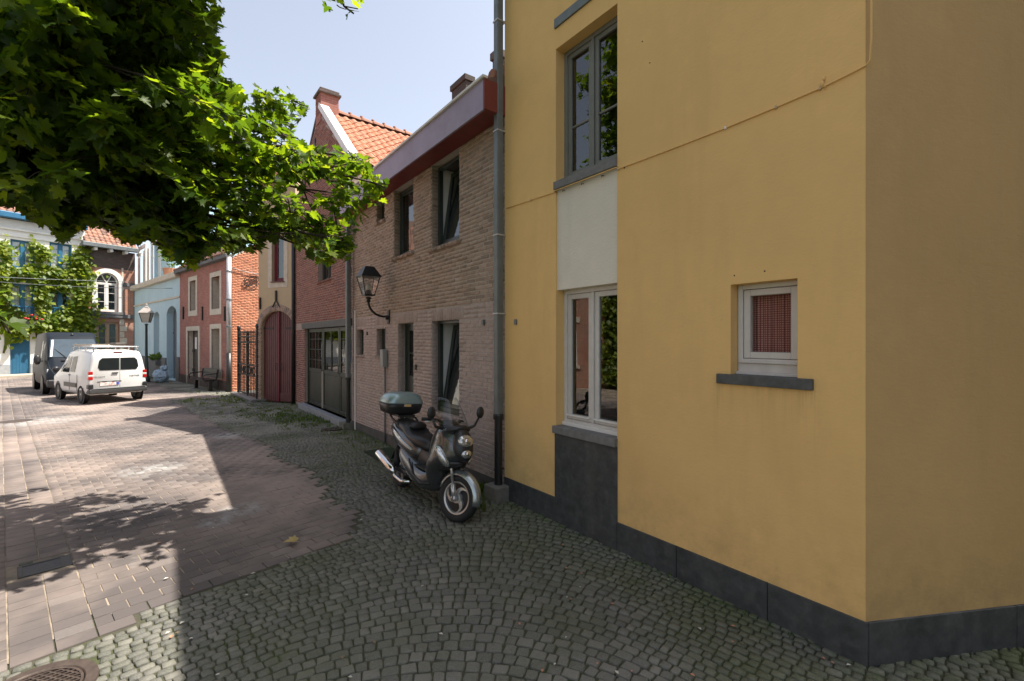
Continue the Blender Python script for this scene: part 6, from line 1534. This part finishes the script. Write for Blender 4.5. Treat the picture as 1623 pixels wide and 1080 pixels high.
# rack and top case
b = MB()
for s_ in (-1,1): b.tube([(-.62,.15*s_,.84),(-.80,.17*s_,.90),(-.98,.13*s_,.93),(-1.05,.05*s_,.93)], .014, 8)
b.box(-1.1,-.72,-.12,.12,.925,.95); b.tube([(-.85,0,.80),(-.88,0,.93)], .03, 8); b.build('rear_rack', blackp, sm, smooth=False)
def sq(z, x0, x1, hw, e=4., n=28): return secz(z, x0, x1, hw, e, n)
TC = -.93
b = MB(); b.loft([sq(.952,TC-.19,TC+.16,.20), sq(.975,TC-.22,TC+.19,.245), sq(1.05,TC-.235,TC+.205,.265), sq(1.095,TC-.24,TC+.21,.27)]); tc_ = b.build('top_case', blackp, sm, smooth=True)
b = MB(); b.loft([sq(1.096,TC-.245,TC+.215,.275), sq(1.115,TC-.245,TC+.215,.275), sq(1.17,TC-.225,TC+.205,.255,3.4), sq(1.22,TC-.18,TC+.18,.215,3.), sq(1.245,TC-.12,TC+.14,.15,2.6), sq(1.252,TC-.05,TC+.08,.07,2.2)]); b.build('lid', caselid, tc_, smooth=True)
b = MB(); b.box(TC+.205,TC+.222,-.05,.05,1.06,1.10); b.build('latch', chrome, tc_, bevel=.004)
b = MB(); b.loft([secx(-1.0,.70,.79,.09), secx(-1.05,.73,.79,.06)]); b.build('tail_light', pm('red_lens', (.35,.01,.01), .15, var=.05, coat=1), sm, smooth=True)
# engine, exhaust, stand
b = MB(); b.loft([secx(-.10,.22,.42,.10), secx(-.3,.2,.42,.12), secx(-.5,.18,.38,.10), secx(-.62,.2,.36,.05)]); b.box(-.85,-.2,.075,.14,.18,.34); b.box(-.8,-.3,-.13,-.08,.24,.30); b.build('engine', blackp, sm, bevel=.015)
b = MB(); b.tube([(-.2,-.12,.20),(-.35,-.17,.17),(-.5,-.19,.2),(-.6,-.2,.26)], .022, 10); b.build('exhaust_pipe', chrome, sm, smooth=True)
b = MB(); b.tube([(-.52,-.195,.24),(-.58,-.20,.27),(-.62,-.205,.285),(-.98,-.24,.40),(-1.0,-.243,.405),(-1.01,-.244,.41)], [.03,.05,.058,.058,.05,.035], 16); mf = b.build('muffler', chrome, sm, smooth=True)
b = MB(); b.tube([(-1.0,-.243,.407),(-1.018,-.245,.413)], .03, 12); b.build('muffler_outlet', M['metal_black'], mf)
for s_ in (-1,1): b = MB(); b.tube([(-.66,.11*s_,.30),(-.60,.13*s_,.56)], [.03,.03], 8); b.tube([(-.66,.11*s_,.33),(-.61,.13*s_,.52)], .04, 12); b.build('shock_absorber', M['castiron'], sm)
b = MB(); b.tube([(-.05,.12,.24),(-.0,.26,.03),(.03,.29,.025)], .013, 8); b.build('side_stand', M['castiron'], sm)
secs = []
for k in range(9):
    a = math.radians(60+k*13); secs.append([(-.70+math.cos(a)*.28,-.07,.245+math.sin(a)*.28),(-.70+math.cos(a)*.28,.07,.245+math.sin(a)*.28),(-.70+math.cos(a)*.27,.07,.245+math.sin(a)*.27),(-.70+math.cos(a)*.27,-.07,.245+math.sin(a)*.27)])
b = MB(); b.loft(secs); b.build('rear_mudguard', blackp, sm, smooth=True)

# ================================================================== VANS
def vsec(x, zb, zt, hb, ht, zm=None):
    zm = zm if zm is not None else (zb+zt)/2; r = min(.12, (zt-zb)*.2)
    h = [(hb*.86,zb),(hb*.97,zb+r*.5),(hb,zb+r*1.4),(hb,zm),(ht+(hb-ht)*.25,zt-(zt-zm)*.3),(ht,zt-r*.9),(ht-r*.35,zt-r*.3),(ht-r*1.3,zt)]
    return [(x,p,q) for p,q in h]+[(x,-p,q) for p,q in h[::-1]]
def text(s, parent, loc, rot, size, mat, name='lettering'):
    cu = bpy.data.curves.new(name, 'FONT'); cu.body = s; cu.size = size; cu.extrude = .002; cu.materials.append(mat)
    t_ = bpy.data.objects.new('t', cu); me = bpy.data.meshes.new_from_object(t_); bpy.data.objects.remove(t_)
    o = bpy.data.objects.new(name, me); COL.objects.link(o); o.parent = parent; o.location = loc; o.rotation_euler = rot; return o
vglass = pm('van_glass', (.018,.022,.022), .08, var=.1, spec=.2, coat=0)
# white estate van seen from behind
rl_ = g(133, 640); hv = Vector((-.855,.52)).normalized(); lv = Vector((-hv.y, hv.x))
WVs = .88; Wd = .86; WB = 2.45
O = rl_-lv*(Wd-.08)*WVs; wv = empty('white_van', (O.x, O.y, gz(O.y)), math.atan2(hv.y, hv.x), 'small white panel van with roof rack seen from behind', 'van')
wv.scale = (WVs,WVs,.98)
wp_ = pm('white_van_paint', (.74,.74,.72), .3, var=.03, vs=2, coat=.4, stain=(.6,.58,.54), ss=1.5)
xr = -.72; S = [vsec(xr,.42,1.56,.80,.66,.95), vsec(xr+.05,.36,1.66,.85,.70,.95), vsec(xr+.16,.30,1.72,.87,.72,.95), vsec(.3,.28,1.76,.875,.73,.95), vsec(1.4,.28,1.76,.875,.73,.95), vsec(1.85,.28,1.70,.875,.70,.95), vsec(2.35,.28,1.25,.87,.74,.95), vsec(2.6,.28,1.08,.87,.76,.9), vsec(3.05,.30,.98,.84,.70,.8), vsec(3.25,.36,.84,.76,.62,.7)]
b = MB(); b.loft(S); b.build('body', wp_, wv, smooth=True, bevel=0)
bpy.data.objects['body'].modifiers.new('es','EDGE_SPLIT').split_angle = math.radians(50)
def surf(secs, x, z, side):
    xs_ = [s[0][0] for s in secs]; k = max(0, min(len(xs_)-2, sum(1 for v in xs_ if v <= x)-1)); t = (x-xs_[k])/(xs_[k+1]-xs_[k])
    def yw(sec):
        h = sec[:8]
        for i in range(7):
            if h[i][2] <= z <= h[i+1][2]: q = (z-h[i][2])/max(1e-6,h[i+1][2]-h[i][2]); return h[i][1]+(h[i+1][1]-h[i][1])*q
        return h[-1][1] if z > h[-1][2] else h[0][1]
    return side*(yw(secs[k])*(1-t)+yw(secs[k+1])*t)
def side_panel(secs, pts, side, mat, name, parent, off=.008):
    n = len(pts); c = (sum(p[0] for p in pts)/n, sum(p[1] for p in pts)/n); b = MB()
    v = [(x, surf(secs,x,z,side)+side*off, z) for x, z in pts]+[(c[0], surf(secs,c[0],c[1],side)+side*off, c[1])]
    v2 = [(x, surf(secs,x,z,side)-side*.01, z) for x, z in pts]
    b.add(v+v2, [(i,(i+1)%n,n) for i in range(n)]+[(i,n+1+i,n+1+(i+1)%n,(i+1)%n) for i in range(n)]); return b.build(name, mat, parent)
for sd in (1,-1):
    side_panel(S, [(.62,1.02),(1.12,1.02),(1.12,1.52),(.66,1.55)], sd, vglass, 'side_window', wv)
    side_panel(S, [(1.24,1.0),(2.2,.99),(1.95,1.35),(1.72,1.53),(1.24,1.53)], sd, vglass, 'front_side_window', wv)
    side_panel(S, [(.42,.52),(1.72,.52),(1.72,.66),(.42,.66)], sd, blackp, 'rubbing_strip', wv, .02)
    b = MB(); b.tube([(1.16,sd*.88,.4),(1.16,sd*.875,.95)], .006, 4); b.tube([(.35,sd*.885,.4),(.35,sd*.88,.95)], .006, 4); b.build('door_gap', M['metal_black'], wv)
    b = MB(); b.box(1.05,1.2,sd*.885-.015,sd*.885+.015,.9,.93); b.build('door_handle', blackp, wv)
    b = MB(); b.ball((2.15,sd*1.0,1.08), (.07,.11,.1), 10, 8); b.build('wing_mirror', blackp, wv, smooth=True)
    for wx, nm in ((0,'rear_wheel'),(WB,'front_wheel')):
        b = MB(); b.lathe([(.36,-.02),(.36,.0)], (wx,sd*.872,.30), axis='y', n=24); b.build('wheel_arch', M['metal_black'], wv)
        wo = bpy.data.objects.new(nm, None); COL.objects.link(wo); wo.parent = wv
        wheel(wo, .31, .2, .20, (rubber, alloy), 5, Mx=Matrix.Translation((wx, sd*.79, .31)))
    # tail light: red, clear, red
    for z0_, z1_, mt, nm in ((.80,.90,'r','tail_light'),(.905,.965,'w','reversing_light'),(.97,1.07,'r','tail_light')):
        b = MB(); y0_ = sd*.735; y1_ = sd*.862
        b.box(xr-.012,xr+.10,min(y0_,y1_),max(y0_,y1_),z0_,z1_); b.build(nm, pm('tail_red', (.42,.012,.012), .2, var=.1, coat=1) if mt == 'r' else pm('tail_white', (.7,.65,.62), .2, var=.05, coat=1), wv, bevel=.012)
# rear windows, gap, bumper, plate, lettering, handle
for y0_, y1_, nm in ((-.015,.60,'l'),(-.60,-.055,'r')):
    sgn = 1 if nm == 'l' else -1; ya, yb = (y0_, y1_) if nm == 'l' else (y1_, y0_)
    pts = [(ya,1.10),(yb-sgn*.06,1.10),(yb,1.2),(yb-sgn*.04,1.42),(yb-sgn*.12,1.5),(ya,1.5)]
    xo = lambda z: xr-.012+.05*max(0,(z-1.56)/.1)
    b = MB(); n = len(pts); v = [(xo(z),y,z) for y, z in pts]+[(xr+.04,y,z) for y, z in pts]; b.add(v, [tuple(range(n)), tuple(range(2*n-1,n-1,-1))]+[(i,(i+1)%n,n+(i+1)%n,n+i) for i in range(n)]); b.build('rear_window', vglass, wv)
MB().box(xr-.004,xr+.02,-.04,-.03,.5,1.62).build('door_gap', M['greyplinth'], wv)
MB().box(xr-.10,xr+.25,-.86,.86,.34,.50).build('rear_bumper', pm('bumper_plastic', (.05,.05,.05), .5, var=.1), wv, bevel=.04, seg=3)
MB().box(xr-.105,xr-.0,-.8,.8,.50,.515).build('bumper_step', M['greyplinth'], wv)
for sd in (1,-1): MB().box(xr-.06,xr+.22,sd*.80-.07,sd*.80+.07,.50,.66).build('bumper_corner', blackp, wv, bevel=.03)
pm_, nt_, b_, o_ = new_mat('number_plate'); cn_ = mixc(nt_, ramp(nt_, noise(nt_, 22, 2, .5), .45, .6), (.78,.72,.68), (.62,.32,.28)); nt_.links.new(cn_, b_.inputs['Base Color'])
MB().box(xr-.022,xr-.002,-.0,.54,.60,.71).build('number_plate', pm_, wv); MB().box(xr-.026,xr-.02,.0,.075,.61,.70).build('plate_badge', pm('badge_blue', (.05,.08,.4), .4, var=.1), wv)
MB().box(xr-.016,xr-.002,-.08,.62,.715,.75).build('plate_recess', M['zinc'], wv, bevel=.006)
for yy in (.12,.42): MB().box(xr-.03,xr-.0,yy-.07,yy+.07,.72,.745).build('plate_lamp', blackp, wv)
MB().box(xr-.04,xr-.0,.02,.2,.99,1.02).build('door_handle', M['castiron'], wv, bevel=.006)
tm = pm('grey_lettering', (.25,.25,.25), .4, var=.05)
text('PEUGEOT', wv, (xr-.008,.72,.86), (PI/2,0,-PI/2), .075, tm); text('PARTNER', wv, (xr-.008,-.32,.86), (PI/2,0,-PI/2), .075, tm)
MB().box(xr+.02,xr+.12,-.13,.13,1.675,1.70).build('brake_light', pm('dim_red', (.25,.05,.05), .3, var=.1), wv)
# roof rack
b = MB()
for sd in (1,-1): b.tube([(-.5,sd*.62,1.86),(1.5,sd*.62,1.88)], .022, 6)
for x_ in (-.45,.3,1.0,1.6):
    b.tube([(x_,-.68,1.80),(x_,-.62,1.87),(x_,.62,1.87),(x_,.68,1.80)], .018, 6)
    for sd in (1,-1): b.tube([(x_,sd*.64,1.70),(x_,sd*.64,1.87)], .016, 6)
b.build('roof_rack', alloy, wv, smooth=True)
MB().box(-.62,-.5,-.66,.66,1.84,1.87).build('rack_crossbar', alloy, wv, bevel=.01)
b = MB()
for k in range(9): b.box(-.3+k*.22,-.24+k*.22,.18,.62,1.90,1.93)
b.box(-.35,1.6,.15,.2,1.9,1.95).box(-.35,1.6,.6,.65,1.9,1.95); lad = b.build('roof_ladder', M['stone'], wv)
MB().box(.1,.7,-.5,-.15,1.9,2.0).build('rolled_tarp', M['wood_dark'], wv, bevel=.04, seg=3)

# dark panel van facing the camera
hb_ = Vector((.775,-.632)).normalized(); fr_ = g(67, 625); rgt = Vector((hb_.y, -hb_.x))   # right hand side of the van
O = fr_-rgt*.87-hb_*0; bv = empty('black_van', (O.x,O.y,gz(O.y)), math.atan2(hb_.y, hb_.x), 'large dark panel van facing the camera behind the white van', 'van')
bv.scale = (.93,.90,.97)
bp_ = pm('dark_van_paint', (.013,.017,.023), .45, metal=0, var=.05, coat=0, spec=.15)
S2 = [vsec(-3.9,.35,2.32,.92,.78,1.0), vsec(-3.7,.3,2.40,.96,.82,1.0), vsec(-1.6,.3,2.44,.97,.83,1.0), vsec(-.75,.3,2.42,.97,.82,1.0), vsec(-.35,.3,2.22,.97,.78,1.05), vsec(.30,.3,1.42,.96,.80,1.0), vsec(.62,.32,1.16,.94,.78,.8), vsec(.88,.36,.98,.90,.72,.75), vsec(.98,.42,.8,.78,.62,.6)]
b = MB(); b.loft(S2); bo = b.build('body', bp_, bv, smooth=True); bo.modifiers.new('es','EDGE_SPLIT').split_angle = math.radians(45)
def slope_panel(pts, mat, name, off=.015, xa=-.35, za=2.22, xb=.30, zb=1.42):
    b = MB(); n = len(pts); nx = (za-zb); nz = (xb-xa); ln = math.hypot(nx,nz); nx, nz = nx/ln, nz/ln; v = []
    for o_ in (off, -.02):
        for y, t in pts: v.append((xa+(xb-xa)*t+nx*o_, y, za+(zb-za)*t+nz*o_))
    b.add(v, [tuple(range(n)), tuple(range(2*n-1,n-1,-1))]+[(i,(i+1)%n,n+(i+1)%n,n+i) for i in range(n)]); return b.build(name, mat, bv)
wsg = pm('windscreen_glass', (.05,.07,.09), .1, var=.1, spec=.2, coat=0)
slope_panel([(-.70,.1),(.70,.1),(.80,.98),(-.80,.98)], wsg, 'windscreen')
slope_panel([(.15,.80),(.55,.82),(.55,.92),(.15,.90)], M['trim'], 'dashboard_paper', .02)
slope_panel([(-.66,.14),(-.60,.14),(-.70,.95),(-.76,.95)], M['trim'], 'pillar_trim', .018)
for sd in (1,-1):
    side_panel(S2, [(-.95,1.30),(.1,1.30),(-.2,1.75),(-.45,2.05),(-.95,2.08)], sd, vglass, 'side_window', bv)
    b = MB(); b.ball((.05,sd*1.12,1.35), (.08,.12,.2), 10, 8); b.tube([(.0,sd*.95,1.3),(.05,sd*1.1,1.3)], .03, 6); b.build('wing_mirror', blackp, bv, smooth=True)
    b = MB(); b.loft([[(.70,sd*.88,.72),(.92,sd*.52,.74),(.84,sd*.56,.94),(.60,sd*.86,1.0)],[(.74,sd*.90,.73),(.965,sd*.54,.75),(.88,sd*.58,.92),(.63,sd*.89,.98)]]); b.build('headlight', pm('headlamp', (.62,.60,.55), .12, metal=.4, var=.25, vs=30, coat=1), bv)
    for wx, nm in ((0,'front_wheel'),(-3.1,'rear_wheel')):
        b = MB(); b.lathe([(.40,-.02),(.40,.0)], (wx,sd*.968,.33), axis='y', n=24); b.build('wheel_arch', M['metal_black'], bv)
        wo = bpy.data.objects.new(nm, None); COL.objects.link(wo); wo.parent = bv
        wheel(wo, .34, .23, .21, (rubber, M['greyplinth']), 5, Mx=Matrix.Translation((wx, sd*.87, .34)))
MB().box(.80,1.04,-.92,.92,.30,.60).build('front_bumper', blackp, bv, bevel=.06, seg=3)
for k in range(4): MB().box(.86-k*.03,.955-k*.045,-.48,.48,.68+k*.075,.71+k*.075).build('grille_slat', M['metal_black'], bv, bevel=.006)
b = MB(); b.box(.30,.52,-.45,.45,1.30,1.33); b.M = None; b.build('hood_vent', M['metal_black'], bv, bevel=.01)
b = MB(); b.tube([(.38,-.25,1.40),(.05,-.6,1.76)], .012, 5); b.tube([(.38,.35,1.40),(.1,.0,1.72)], .012, 5); b.build('wiper', M['metal_black'], bv)
b = MB(); b.ball((-.5,0,2.33), (.03,.05,.05), 8, 6); b.build('roof_lamp', M['metal_black'], bv)
